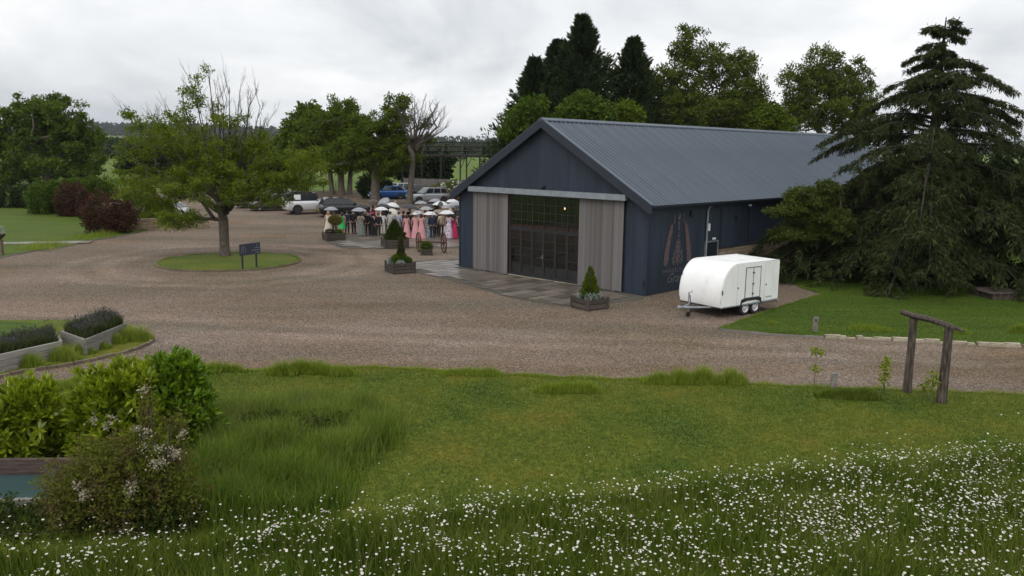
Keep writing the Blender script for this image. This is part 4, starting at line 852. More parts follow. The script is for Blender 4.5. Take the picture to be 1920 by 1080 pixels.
v, q, t_ = blades(x_, y_, np.full(len(x_), .048), rng.uniform(.02, .055, len(x_)), .013, 1.2); tag(npobj('lawn_grass', v, q, gr_short, tris=t_), 'short mown grass blades of the foreground lawn', 'grass', kind='stuff')
rlv = [p for p in rl if p[0] < 40]; rlv = rl[:6]+[(26, 40), (20, 42)]+rl[10:]
x_, y_ = scatter(rlv, 90000); v, q, t_ = blades(x_, y_, np.full(len(x_), .048), rng.uniform(.02, .045, len(x_)), .02, 1.2); tag(npobj('lawn_grass', v, q, leafm('blade_right_lawn', [(.026, .052, .005), (.055, .095, .010), (.085, .12, .018)], trans=.25, isl=.4, sc=.3), tris=t_), 'short mown grass blades of the right hand lawn', 'grass', kind='stuff')
x_, y_ = scatter(mead, 115000); y_ = y_+np.where(rng.uniform(size=len(y_)) < .3, rng.exponential(.35, len(y_)), 0); hh = rng.uniform(.10, .42, len(x_))*(1+.35*np.sin(x_*1.7+y_)*np.sin(y_*2.1-x_*.6))*np.where(inpoly(x_, y_, mead), 1, .55)
v, q, t_ = blades(x_, y_, np.full(len(x_), .045), hh, .014, .6, 2); tag(npobj('meadow_grass', v, q, gr_mead, tris=t_), 'tall meadow grass standing among the daisies', 'grass', kind='stuff')
tallp = smooth_line([GX(p, q) for p, q in [(372, 985), (375, 900), (385, 800), (470, 772), (600, 770), (700, 778), (738, 800), (720, 840), (660, 880), (640, 930), (600, 975), (372, 990)]], 3)
x_, y_ = scatter(tallp, 42000); x_ = x_+rng.normal(0, .22, len(x_)); y_ = y_+rng.normal(0, .22, len(y_)); hh = rng.uniform(.18, .66, len(x_))*(1+.35*np.sin(x_*2.3+y_)*np.sin(y_*3.1-x_))*np.where(inpoly(x_, y_, tallp), 1, .6)
v, q, t_ = blades(x_, y_, np.full(len(x_), .045), hh, .014, .75, 2); tag(npobj('tall_grass', v, q, gr_tall, tris=t_), 'patch of uncut tall grass beside the laurels', 'grass', kind='stuff')
def tuft(label, pts, n, h, mat=gr_tuft, rad=.26, z=.045, name='grass_tuft', cat='grass tuft'):
    c = [G(*p) for p in pts]; i = rng.integers(0, len(c), n); cx = np.array([p.x for p in c])[i]+np.clip(rng.normal(0, rad, n), -1.7*rad, 1.7*rad); cy = np.array([p.y for p in c])[i]+np.clip(rng.normal(0, rad*.35, n), -.6*rad, .6*rad); z0 = np.array([T(p.y) for p in c])[i]+z
    o = Vector((c[0].x, c[0].y, T(c[0].y)+z)); dd_ = ((cx-np.array([p.x for p in c])[i])/rad)**2+((cy-np.array([p.y for p in c])[i])/(rad*.35))**2; hh = rng.uniform(.3, 1, n)*h*1.6*np.exp(-dd_*.22)*(.65+.5*np.sin(i*2.7+len(label))**2); v, q, t_ = blades(cx, cy, z0, hh, .014, .7, 2); ob = npobj(name, v-np.array(o), q, mat, tris=t_); ob.location = o; return tag(ob, label, cat)
tuft('grass tuft on the gravel edge beside the deep green laurel', [(385, 702), (410, 699), (435, 698)], 1500, .25)
tuft('widest grass tuft on the lawn edge between roundabout and tall grass', [(530, 706), (565, 703), (600, 704), (640, 706)], 3600, .32)
tuft('low grass tuft on the lawn edge below the near barn planter', [(850, 706), (880, 706), (915, 707)], 1800, .2)
tuft('grass tuft standing inside the lawn near its gravel edge', [(1030, 738), (1060, 738), (1095, 739)], 2200, .26)
tuft('long grass tuft on the lawn edge below the white trailer', [(1235, 722), (1275, 722), (1320, 722), (1370, 723)], 4200, .36)
tuft('dark grass tuft around the foot of the short timber post', [(1560, 748), (1590, 750), (1620, 752)], 2600, .24, gr_mead)
tuft('small grass tuft on the right lawn near the white trailer', [(1448, 610)], 420, .16, rad=.15)
tuft('spreading grass tuft on the right lawn above pale kerb stones', [(1610, 622), (1635, 622), (1655, 624)], 1100, .22, rad=.22)
tuft('grass tuft on the right lawn behind the timber gateway beam', [(1800, 628)], 900, .2, rad=.2)
tuft('grass tuft at the far end of the pale kerb stones', [(1912, 627)], 1100, .26, rad=.2)
tuft('rough grass between timber raised beds and curved brick kerb', [(150, 665), (180, 655), (210, 645), (240, 640), (262, 640), (120, 678), (60, 690)], 5200, .38, z=.03)
tuft('grass tuft at the gravel edge between the two yellow laurels', [(120, 730), (150, 722), (170, 716)], 1300, .28)
tuft('tall grass tuft on the left lawn corner beside slab path', [(80, 466), (100, 462), (65, 470)], 900, .4, rad=.7)
tuft('tall grass edge in front of the large red shrub', [(150, 449), (175, 446), (195, 443)], 900, .4, rad=.7)
def fringe(path, n, h, spread, mat, label, z=.02):
    P_ = np.array(path); i = rng.integers(0, len(P_)-1, n); f = rng.uniform(size=n)[:, None]; q_ = P_[i]*(1-f)+P_[i+1]*f+rng.normal(0, spread, (n, 2)); v, q, t_ = blades(q_[:, 0], q_[:, 1], np.full(n, z), rng.uniform(.3, 1, n)*h*(.5+.8*np.abs(np.sin(q_[:, 0]*2.1+q_[:, 1]))), .012, .9, 2); tag(npobj('grass_fringe', v, q, mat, tris=t_), label, 'grass', kind='stuff')
fringe([p for p in fg_edge if -17 < p[0] < 19], 16000, .13, .06, gr_tuft, 'ragged grass fringe where the foreground lawn meets gravel')
fringe(isl+isl[:1], 7000, .09, .07, gr_tall, 'grass fringe along the brick kerb of the round island', .06)
fringe(rl[:6], 6000, .10, .05, gr_tall, 'grass fringe along the kerb of the right lawn')
fringe(rl[-4:]+rl[:1], 4000, .09, .06, gr_tall, 'grass fringe beside the gravel bay of the trailer')
m_stalk = leafm('seed_stalk', [(.09, .09, .035), (.19, .18, .08), (.28, .25, .13)], trans=.2)
for poly_, n_, lab in ((tallp, 1100, 'pale seed stalks above the tall grass patch'), (mead, 1200, 'pale seed stalks among the meadow daisies')):
    x_, y_ = scatter(poly_, n_); v, q, t_ = blades(x_, y_, np.full(n_, .05), rng.uniform(.4, .78, n_), .007, .45, 2); tag(npobj('seed_stalks', v, q, m_stalk, tris=t_), lab, 'grass', kind='stuff')
# daisies
nd = 8600; x_, y_ = scatter(mead, int(nd*2.4)); cl_ = np.sin(x_*1.3+1)*np.sin(y_*1.9+x_*.7)+.6*np.sin(x_*3.1-y_*2.2)+.5*np.sin(x_*7.3+y_*5.1)*np.sin(y_*8.2-x_*3); keep = rng.uniform(size=len(x_)) < np.clip(.48+.025*x_+.38*cl_, .06, 1); x_, y_ = x_[keep][:int(nd*.42)], y_[keep][:int(nd*.42)]; rep = rng.integers(1, 5, len(x_)); x_ = np.repeat(x_, rep)+rng.normal(0, .075, rep.sum()); y_ = np.repeat(y_, rep)+rng.normal(0, .06, rep.sum()); y_ = y_+np.where(rng.uniform(size=len(y_)) < .22, rng.exponential(.38, len(y_)), 0)
xl, yl = scatter([(-8.5, 10.5), (-3, 10.5), (-2, 13.4), (-8.3, 13.0)], 160); x_ = np.concatenate([x_, xl]); y_ = np.concatenate([y_, yl]); order = np.argsort(y_); x_, y_ = x_[order], y_[order]
hz = rng.uniform(.26, .52, len(x_)); az = rng.uniform(0, 2*PI, len(x_)); tilt = rng.uniform(0, .75, len(x_)); sz = rng.uniform(.4, 1.2, len(x_))*.0225
def daisy_arrays(sz=1., seg=10):
    v = [(0, 0, -.004)]; f = []
    for k in range(seg):
        a_ = 2*PI*k/seg; r_ = sz*(1 if k % 2 == 0 else .72); v.append((r_*math.cos(a_), r_*math.sin(a_), .002))
    for k in range(seg): f.append((0, 1+k, 1+(k+1) % seg))
    n0 = len(v); v.append((0, 0, sz*.22))
    for k in range(6): v.append((sz*.34*math.cos(k*PI/3), sz*.34*math.sin(k*PI/3), sz*.08))
    for k in range(6): f.append((n0, n0+1+k, n0+1+(k+1) % 6))
    return np.array(v), np.array(f), [0]*seg+[1]*6
dv_, df_, dm_ = daisy_arrays(1.0)
inview = np.array([abs(px_)/max(py_, .1) < .70 and py_ > 11.0 for px_, py_ in zip(x_, y_)]); near = np.where(inview)[0][:300]; nearset = set(near.tolist())
# the flowers that show largest, each on its own
st = MB(); st.tube([(0, 0, -.42), (.012, 0, -.2), (0, 0, -.03)], [.0028, .0024, .002], 3, cap=False); stm = st.build('stem', gr_mead); stem_me = stm.data; bpy.data.objects.remove(stm)
hd = npobj('daisy', dv_*.025, None, [m_petal, m_yolk], tris=df_, mi=dm_); head_me = hd.data; bpy.data.objects.remove(hd)
for j in near:
    o = bpy.data.objects.new('daisy', head_me); link(o); o.location = (x_[j], y_[j], .05+hz[j]); o.rotation_euler = (tilt[j]*math.cos(az[j]), tilt[j]*math.sin(az[j]), az[j]); s_ = sz[j]/.025; o.scale = (s_, s_, s_)
    tag(o, 'white oxeye daisy flower standing in the foreground meadow', 'daisy', 'daisies in the foreground meadow'); c_ = bpy.data.objects.new('stem', stem_me); link(c_, o); c_.scale = (1, 1, (hz[j]+.02)/.42/s_); c_.rotation_euler = (-o.rotation_euler.x, -o.rotation_euler.y, 0)
rest = [j for j in range(len(x_)) if j not in nearset]; VV, FF, MM = [], [], []
for n_, j in enumerate(rest):
    R_ = np.array(Matrix.Rotation(tilt[j], 3, Vector((math.cos(az[j]), math.sin(az[j]), 0)))); VV.append(dv_*sz[j]@R_.T+np.array([x_[j], y_[j], .05+hz[j]])); FF.append(df_+n_*len(dv_)); MM += dm_
rx, ry, rh = x_[rest], y_[rest], hz[rest]
tag(npobj('daisies', np.concatenate(VV), None, [m_petal, m_yolk], tris=np.concatenate(FF), mi=MM), 'many small white daisies further up the meadow', 'daisies', kind='stuff')
v, q, t_ = blades(rx, ry, np.full(len(rx), .045), rh, .006, .05, 2); tag(npobj('daisy_stems', v, q, gr_mead, tris=t_), 'green stems of the meadow daisies', 'stems', kind='stuff')
# far woods and hedgerows
def far_wood(name, label, pts, hgt, per=42, leaf=2.4):
    P = np.array(pts); n = len(P); i = np.repeat(np.arange(n), per); u = rnd_unit(n*per); s_ = (hgt*rng.uniform(.65, 1.2, n))[i]
    pos = P[i]+np.stack([u[:, 0]*s_*.5, u[:, 1]*s_*.5, s_*.55+u[:, 2]*s_*.48], 1); v, q = leaves(pos, u+rnd_unit(n*per)*.6, leaf, leaf*.8); tag(npobj(name, v, q, lf_far), label, 'wood', kind='stuff')
pts = []
for k in range(1250):
    u_ = rng.uniform(-.78, -.18); y0 = rng.uniform(1550, 2300); x0 = u_*y0; pts.append((x0, y0, terrain(np.array(x0), np.array(y0))-1))
far_wood('hill_wood', 'dark wooded hill far behind the roundabout tree', pts, 18, per=30, leaf=8)
pts = []
for k in range(420):
    y0 = rng.uniform(1250, 1330); x0 = rng.uniform(-.2, .75)*y0; pts.append((x0, y0, float(terrain(np.array(x0), np.array(y0)))-1))
far_wood('ridge_trees', 'distant line of trees on the ridge beyond the steel frame', pts, 15, leaf=4.5)
for (ya, xa, yb, xb, n_, hg, lab) in [(260, -190, 300, -20, 110, 5, 'far hedgerow crossing the green field behind the centre trees'), (420, -330, 470, 60, 180, 6.5, 'second far hedgerow with small trees below the wooded hill'), (600, -480, 560, 40, 240, 8, 'broad hedgerow trees across the middle of the far fields'), (340, -270, 330, -30, 130, 6, 'far hedgerow with gaps behind the left lawn trees'), (900, -640, 980, 300, 300, 11, 'distant tree belt below the skyline'), (720, -560, 800, 200, 260, 9, 'distant hedgerow trees at the foot of the wooded hill'), (210, 0, 230, 40, 40, 5, 'far hedgerow seen through the open steel frame')]:
    pts = []
    for k in range(n_):
        f = (k+rng.uniform())/n_; y0 = ya+(yb-ya)*f+rng.normal(0, 1.5); x0 = xa+(xb-xa)*f; pts.append((x0, y0, float(terrain(np.array(x0), np.array(y0)))-.3))
    far_wood('hedgerow', lab, pts, hg, leaf=hg*.28)

# ================================================================== TRAILER
TA = math.radians(36); fr_ = Vector((8.05, 30.68, 0)); tdx = Vector((math.cos(TA), math.sin(TA), 0)); tdy = Vector((-math.sin(TA), math.cos(TA), 0))
TL, TW_, TZ0, TZ1 = 3.55, 2.15, .42, 2.10
trl = thing('trailer', 'white box trailer with rounded front parked beside the barn', 'trailer', fr_+tdy*(TW_/2), TA)   # local x to the rear, y=-W/2 faces the lawn
prof = [(TL, TZ0+.06), (TL, TZ1-.05), (TL-.05, TZ1)]
for k in range(11):
    a = k/10*PI/2; prof.append((.92-.92*math.sin(a)+.0, TZ0+.42+(TZ1-TZ0-.42)*math.cos(a)))
prof += [(.0, TZ0+.2), (.05, TZ0)]
hw = TW_/2; MB().prism(prof, 'y', -hw, hw).build('body', m_grp, trl, bevel=.03)
bd = trl.children[0]
bd.data.polygons.foreach_set('use_smooth', [True]*len(bd.data.polygons)); bd.data.set_sharp_from_angle(angle=.6)
# front moulding strips at both edges
for s_ in (-1, 1):
    pts = [(x_-.012, s_*(hw-.02), z_+.004) for x_, z_ in prof[2:-1]]; MB().tube(pts, .012, 6).build('edge_moulding', m_white, trl, smooth=True)
m_grime = M('grimy_trim', [(.20, .19, .17), (.36, .35, .33)], rough=.6, scale=5)
yd = -hw-.012; x0, x1, z0, z1 = 1.42, 2.30, .72, 1.90
dr = MB().box(x0, x1, yd, -hw+.01, z0, z1).build('side_door', m_white, trl)
fm = M('door_seal_grey', (.16, .17, .19), rough=.6)
MB().box(x0-.03, x0, yd-.01, yd+.02, z0-.03, z1+.03).box(x1, x1+.03, yd-.01, yd+.02, z0-.03, z1+.03).box(x0, x1, yd-.01, yd+.02, z1, z1+.03).box(x0, x1, yd-.01, yd+.02, z0-.03, z0).box((x0+x1)/2-.012, (x0+x1)/2+.012, yd-.012, yd+.004, z0, z1).build('door_seal', fm, dr)
for zz in (.86, 1.25, 1.70): MB().box((x0+x1)/2-.05, (x0+x1)/2+.05, yd-.03, yd-.013, zz-.025, zz+.025).build('latch', m_steel, dr)
MB().box(.95, 1.0, -hw-.02, -hw, 1.12, 1.17).build('marker_light', m_black, trl); MB().box(2.68, 2.73, -hw-.02, -hw, 1.12, 1.17).build('marker_light', m_black, trl)
MB().box(.03, .06, -hw-.03, -hw-.0, .95, 1.12).build('marker_light', m_black, trl)
for k in range(8): MB().box(2.72+k*.05, 2.755+k*.05, -hw-.003, -hw, .60, .66).build('small_marking', m_grime, trl)
ch = MB(); ch.box(.1, TL-.1, -.7, -.62, .34, .42).box(.1, TL-.1, .62, .7, .34, .42).box(.05, TL-.05, -hw+.03, hw-.03, .385, .418)
ch.build('chassis', m_steel, trl)
MB().tube([(.3, .62, .38), (-.9, .03, .40)], .04, 6).tube([(.3, -.62, .38), (-.9, -.03, .40)], .04, 6).tube([(-.75, 0, .40), (-1.12, 0, .42)], .045, 8).lathe([(0, .36), (.07, .38), (.085, .43), (.06, .49), (0, .51)], 10, c=(-1.15, 0, -.0)).build('drawbar', m_galv, trl)
MB().tube([(-.62, 0, .2), (-.62, 0, .98)], .028, 8).tube([(-.62, 0, .95), (-.62, -.14, .99)], .012).tube([(-.62, -.14, .99), (-.62, -.14, 1.07)], .016).build('jockey_post', m_galv, trl)
MB().lathe([(.02, -.035), (.10, -.035), (.11, 0), (.10, .035), (.02, .035)], 14, axis='y', c=(-.62, .0, .105)).build('jockey_wheel', m_black, trl)
MB().tube([(-.35, .12, .42), (-.42, .12, .82)], .016).build('brake_lever', m_black, trl)
wt = MB().lathe([(.17, -.09), (.27, -.09), (.295, -.06), (.295, .06), (.27, .09), (.17, .09)], 22, axis='y').build('wheel', m_black, trl, smooth=False); wt.location = (1.50, -hw+.10, .295)
rm = MB().lathe([(0, -.085), (.05, -.09), (.08, -.05), (.15, -.06), (.17, -.095), (.185, -.092)], 18, axis='y').build('rim', M('steel_rim', (.55, .55, .55), rough=.4, metal=.3), wt)
for (wx, wy) in ((2.12, -hw+.10), (1.50, hw-.10), (2.12, hw-.10)):
    o = copyof(wt, 'wheel', trl, (wx, wy, .295)); copyof(rm, 'rim', o)
for s_ in (-1, 1):
    mg = MB(); pr = [(1.50-.36, .42), (1.50-.30, .60), (1.50-.1, .66), (2.12+.1, .66), (2.12+.30, .60), (2.12+.36, .42), (2.12+.31, .42), (2.12+.25, .52), (2.10, .585), (1.52, .585), (1.5-.25, .52), (1.5-.31, .42)]
    pr = [(x_, z_+(.05 if z_ > .59 else 0)) for x_, z_ in pr[:6]]+pr[6:]; mg.prism(pr, 'y', s_*(hw+.02) if s_ < 0 else hw-.24, s_*(hw-.24) if s_ < 0 else hw+.02); mg.build('mudguard', m_black, trl)
MB().tube([(1.5, -hw+.1, .295), (1.5, hw-.1, .295)], .03).tube([(2.12, -hw+.1, .295), (2.12, hw-.1, .295)], .03).box(1.35, 2.3, -hw+.2, hw-.2, .30, .39).build('axle', m_steel, trl)
for xs2 in (.93, 2.62): MB().box(xs2-.004, xs2+.004, -hw-.003, -hw+.01, .46, 2.04).build('panel_seam', m_grime, trl)
MB().box(.10, TL-.02, -hw-.010, -hw+.01, .425, .465).build('sill_rail', m_galv, trl)
for xs2 in (.5, 3.2): MB().box(xs2-.04, xs2+.04, -hw-.016, -hw-.010, .43, .46).build('side_reflector', M('amber_reflector', (.55, .20, .02), rough=.3), trl)
for k in range(14): MB().lathe([(0, -.004), (.009, -.003), (.011, .0)], 6, axis='y', c=(.2+k*.25, -hw-.001, 2.035)).build('rivet', m_grime, trl) if .2+k*.25 > .95 else None
MB().box(TL-.02, TL+.10, -hw+.02, hw-.02, .36, .46).build('rear_bumper', m_grime, trl)

# ================================================================== PLANTERS
def planter(px_, py_, s, rz, label, h=.5, slats=3):
    b = G(px_, py_, .02); t = thing('planter', label, 'planter', b+Vector((0, s*.4, 0)), rz); hs = s/2
    for a in range(4):
        for k in range(slats):
            o = MB().box(-hs, hs, -.02, .02, 0, h/slats-.028).build('slat', m_planter, t) if (a == 0 and k == 0) else copyof(t.children[0], 'slat', t)
            o.location = (math.sin(a*PI/2)*hs, -math.cos(a*PI/2)*hs, .02+k*h/slats); o.rotation_euler = (0, 0, a*PI/2+random.uniform(-.01, .01))
    for sx in (-1, 1):
        for sy in (-1, 1):
            MB().box(sx*(hs+.012)-.045, sx*(hs+.012)+.045, sy*(hs+.012)-.045, sy*(hs+.012)+.045, 0, h+.06).build('corner_post', m_planter, t)
    MB().box(-hs+.03, hs-.03, -hs+.03, hs-.03, .02, h-.06).build('soil', M('wet_soil', (.018, .014, .011), rough=.95), t); return t
def cone_plant(p, label, hgt, rad, mat=lf_box, n=5000, lf=(.06, .035), name='conifer_shrub'):
    t = thing(name, label, 'shrub', p); z = hgt*(1-rng.uniform(0, 1, n)**.55); a = rng.uniform(0, 2*PI, n); r_ = rad*(1-z/hgt)**.85*np.sqrt(rng.uniform(.35, 1.1, n))*(1+.28*np.sin(3*a+z*11)*np.sin(2*a-z*7+1))+.012
    pos = np.stack([np.cos(a)*r_, np.sin(a)*r_, z+.02], 1); v, q = leaves(pos, np.stack([np.cos(a), np.sin(a), np.full(n, .7)], 1)+rng.normal(0, .5, (n, 3)), *lf); npobj('foliage', v, q, mat, t)
    MB().tube([(0, 0, -.05), (0, 0, hgt*.8)], [.025, .006], 5).build('stem', m_bark, t); return t
def ball(t, c, r_, mat, n, lf=(.06, .03)):
    u = rnd_unit(n); pos = np.array(c)+u*np.array(r_)*rng.uniform(.5, 1.05, n)[:, None]; v, q = leaves(pos, u+rnd_unit(n)*.8+[0, 0, .4], *lf); return npobj('foliage', v, q, mat, t)
s1 = planter(1107, 580, 1.02, .62, 'grey weathered timber planter on the paving before the right sliding door', h=.42, slats=2); c = s1.location
cone_plant(c+Vector((0, 0, .36)), 'pointed conifer growing in the planter before the right sliding door', 1.35, .40, lf_box, n=7000)
sp = thing('silver_plant', 'silvery leaved plants round the conifer in the right planter', 'plant', c+Vector((0, 0, .36)))
for (dx, dy) in ((-.36, -.1), (.36, .05), (-.1, -.38), (.15, -.36), (.3, -.25), (-.35, .2)): ball(sp, (dx, dy, .10), (.12, .10, .15), lf_silver, 170, (.10, .025))
s2 = planter(748, 512, 1.15, .50, 'dark timber planter at the outer corner of the wet paving', h=.52); c = s2.location
cone_plant(c+Vector((.05, 0, .44)), 'thin pointed conifer in the planter at the paving corner', 1.5, .26, leafm('leaf_bronze', [(.03, .035, .012), (.07, .065, .02), (.10, .08, .03)]), n=4500)
sp = thing('bedding_plants', 'green ball shrubs and silver leaves in the paving corner planter', 'plants', c+Vector((0, 0, .44)))
ball(sp, (-.18, -.15, .22), (.26, .24, .28), lf_box, 2400); ball(sp, (.25, -.2, .2), (.22, .2, .26), lf_lime, 1900); ball(sp, (.42, .15, .12), (.2, .2, .2), lf_mid, 900); ball(sp, (-.45, -.1, .1), (.18, .2, .2), lf_silver, 500, (.12, .03)); ball(sp, (.1, -.48, .06), (.2, .1, .14), lf_silver, 260, (.1, .03))
s3 = planter(738, 465, 1.45, .35, 'dark timber planter with a bushy cone in front of the crowd', h=.55); c = s3.location
cone_plant(c+Vector((0, 0, .46)), 'dense broad green cone shrub in the planter before the crowd', 1.35, .72, leafm('leaf_yew', [(.02, .038, .008), (.04, .066, .014), (.065, .09, .02)]), n=8000, lf=(.09, .045))
s4 = planter(623, 451, 1.25, .45, 'dark timber planter with yellow flowers at the far end of the paving', h=.5); c = s4.location
sp = thing('bedding_plants', 'low mixed bedding plants in the planter with yellow ball bush', 'plants', c+Vector((0, 0, .42))); ball(sp, (-.25, -.1, .12), (.35, .3, .22), leafm('leaf_heather', [(.04, .03, .02), (.09, .06, .035)]), 1500, (.07, .03)); ball(sp, (.3, -.05, .12), (.35, .3, .2), lf_mid, 1500, (.07, .03))
tp = thing('topiary_ball', 'yellow green ball bush on a stem in the far timber planter', 'shrub', c+Vector((.1, .2, .42))); ball(tp, (0, 0, .95), (.5, .5, .33), leafm('leaf_golden', [(.05, .06, .012), (.15, .13, .03), (.26, .22, .06)]), 2600, (.09, .045)); MB().tube([(0, 0, -.04), (0, 0, .9)], .03, 6).build('stem', m_bark, tp)
s5 = planter(799, 478, .62, .1, 'small timber planter between the two old cart wheels', h=.36, slats=2); c = s5.location
sp = thing('grassy_plant', 'spiky green plant in the small planter between cart wheels', 'plant', c+Vector((0, 0, .3))); ball(sp, (0, 0, .16), (.34, .3, .26), lf_mid, 2200, (.16, .022))
# old cart wheels on their axle
m_rust = M('rusty_iron', [(.045, .020, .012), (.11, .05, .028)], rough=.85, scale=9)
wa, wb = G(785, 472), G(832, 474); cw = thing('cart_axle', 'pair of old rusty cart wheels on an axle beside the paving', 'cart wheels', wa, math.atan2((wb-wa).y, (wb-wa).x)); Lw = (wb-wa).length
wh = None
for xx in (0, Lw):
    if wh is None:
        R0 = .62; wh = MB().lathe([(R0-.045, -.035), (R0, -.035), (R0, .035), (R0-.045, .035), (R0-.045, -.035)], 32, axis='x').build('wheel', m_rust, cw); hub = MB().lathe([(0, -.12), (.05, -.12), (.085, -.05), (.085, .05), (.05, .12), (0, .12)], 12, axis='x').build('hub', m_rust, wh)
        spk = []
        for k in range(12): a = k*PI/6; spk.append(MB().tube([(0, .07*math.cos(a), .07*math.sin(a)), (0, (R0-.03)*math.cos(a), (R0-.03)*math.sin(a))], .016, 5).build('spoke', m_rust, wh))
        w_ = wh
    else:
        w_ = copyof(wh, 'wheel', cw); copyof(hub, 'hub', w_)
        for s_ in spk: copyof(s_, 'spoke', w_)
    w_.location = (xx, 0, .62); w_.rotation_euler = (0, 0, .6)
MB().tube([(0, 0, .62), (Lw, 0, .62)], .032, 7).build('axle', m_rust, cw)
MB().tube([(.15, .1, .66), (Lw-.1, .1, .66)], .03, 5).build('axle_bar', m_rust, cw)

# ================================================================== NOTICE BOARD ON THE ISLAND
sa, sb2 = G(456, 505, .09), G(482, 501, .09); sg = thing('notice_board', 'dark navy notice board on two posts standing on the grass island', 'sign', sa, math.atan2((sb2-sa).y, (sb2-sa).x)); Ls = (sb2-sa).length
for xx in (0, Ls): MB().box(xx-.035, xx+.035, -.0, .07, 0, .98).build('post', m_navyd, sg)
x0, x1 = -.22, Ls+.24; MB().box(x0, x1, -.045, -.002, .72, 1.32).build('panel', M('sign_navy', [(.028, .036, .052), (.038, .048, .066)], rough=.5), sg, bevel=.008)
g_ = MB(); ex = x0+.26
for s_ in (-1, 1):
    for i in range(6):
        t0, t1 = i/6, (i+1)/6; f = lambda t: ex+s_*(.05+.11*t**.7); zz = lambda t: 1.20-.34*t
        g_.add([(f(t0)-.016, -.049, zz(t0)), (f(t0)+.016, -.049, zz(t0)), (f(t1)+.02, -.049, zz(t1)), (f(t1)-.02, -.049, zz(t1))], [(0, 1, 2, 3)])
for zz, rr2 in ((1.15, .018), (1.06, .03), (.97, .04), (.9, .03)): g_.add([(ex-rr2, -.049, zz), (ex, -.049, zz-.04), (ex+rr2, -.049, zz), (ex, -.049, zz+.04)], [(0, 1, 2, 3)])
g_.build('emblem', M('sign_emblem', (.20, .17, .20), rough=.6), sg)
g_ = MB(); g_.add([(x1-.26, -.049, 1.17), (x1-.235, -.049, 1.14), (x1-.21, -.049, 1.17), (x1-.235, -.049, 1.25)], [(0, 1, 2, 3)])
for zz, n_ in ((1.05, 9), (.92, 15), (.80, 8)):
    for k in range(n_): xk = x1-.08-k*.036; g_.box(xk-.026, xk, -.05, -.046, zz, zz+(.026 if k % 3 else .034))
g_.build('lettering', M('sign_letter', (.30, .32, .34), rough=.6), sg)

# ================================================================== TIMBER GATEWAY, POSTS, SAPLINGS
def rough_post(name, label, cat, pts, rad, n=8, parent=None, mat=m_oldwood, seed=0):
    r = random.Random(seed); mb = MB(); mb.tube(pts, rad, n); o = mb.build(name, mat, parent)
    for v_ in o.data.vertices: v_.co += Vector((r.uniform(-1, 1), r.uniform(-1, 1), r.uniform(-.5, .5)))*.014
    return tag(o, label, cat) if label else o
gl, gr_ = G(1700, 735, .05), G(1765, 755, .05); gw = thing('timber_gateway', 'old leaning timber gateway of two posts and a crossbeam', 'gateway', gl); Yg0, Yg1 = gl.y, gr_.y
tl_, tr_ = V(1713, 598, Yg0), V(1779, 617, Yg1); z_ = Vector(gl)
rough_post('post', None, None, [Vector((0, 0, -.1)), (tl_-z_)*.5+Vector((.02, 0, 0)), tl_-z_], [.115, .105, .10], parent=gw, seed=1)
rough_post('post', None, None, [gr_-z_-Vector((0, 0, .1)), (gr_.lerp(tr_, .5))-z_, tr_-z_], [.125, .115, .105], parent=gw, seed=2)
dirb = (tr_-tl_).normalized(); rough_post('crossbeam', None, None, [tl_-z_-dirb*.36+Vector((0, 0, .10)), tl_-z_+Vector((0, 0, .08)), tl_.lerp(tr_, .5)-z_+Vector((0, 0, .11)), tr_-z_+Vector((0, 0, .08)), tr_-z_+dirb*.42+Vector((0, 0, .06))], [.07, .085, .09, .08, .03], parent=gw, seed=3)
p = G(1562, 727, .04); o = rough_post('timber_post', 'short square timber post on the lawn edge', 'post', [(0, 0, -.05), (0, 0, .2), (0, 0, .42)], [.10, .10, .095], 4, mat=m_sleeper, seed=4); o.location = p; o.rotation_euler = (0, 0, .6)
p = G(1528, 621, .05); bo = thing('bollard_light', 'grey timber bollard light on the right lawn', 'bollard', p, -.3); rough_post('post', None, None, [(0, 0, -.05), (0, 0, .25), (0, 0, .52)], [.10, .10, .10], 4, parent=bo, mat=m_sleeper, seed=5); MB().lathe([(0, -.012), (.035, -.012), (.035, .0)], 10, axis='y', c=(0, -.075, .42)).build('lens', m_black, bo)
def sapling(px_, py_, h, clumps, label, seed):
    p = G(px_, py_, .05); t = thing('sapling', label, 'sapling', p); r = random.Random(seed); MB().tube([(0, 0, -.03), (r.uniform(-.02, .02), 0, h*.5), (r.uniform(-.03, .03), 0, h)], [.012, .009, .004], 5).build('stem', m_bark, t); P_ = []
    for (z0, z1, rad, n) in clumps: P_.append(np.stack([rng.normal(0, rad, n), rng.normal(0, rad, n), rng.uniform(z0, z1, n)], 1))
    P_ = np.concatenate(P_); v, q = leaves(P_, rnd_unit(len(P_))+[0, 0, -.1], .10, .055); npobj('foliage', v, q, lf_sap, t)
sapling(1527, 722, 1.02, [(.85, 1.04, .10, 70), (.40, .52, .08, 40)], 'sapling with two separate tufts of leaves near the short post', 1)
sapling(1655, 745, 1.05, [(.3, 1.08, .07, 170)], 'leafy upright sapling left of the timber gateway', 2)
sapling(1745, 757, .85, [(.45, .86, .08, 90)], 'sapling inside the timber gateway close to its right post', 3)
sapling(1732, 748, .52, [(.25, .5, .06, 40)], 'shorter sapling standing between the gateway posts', 4)

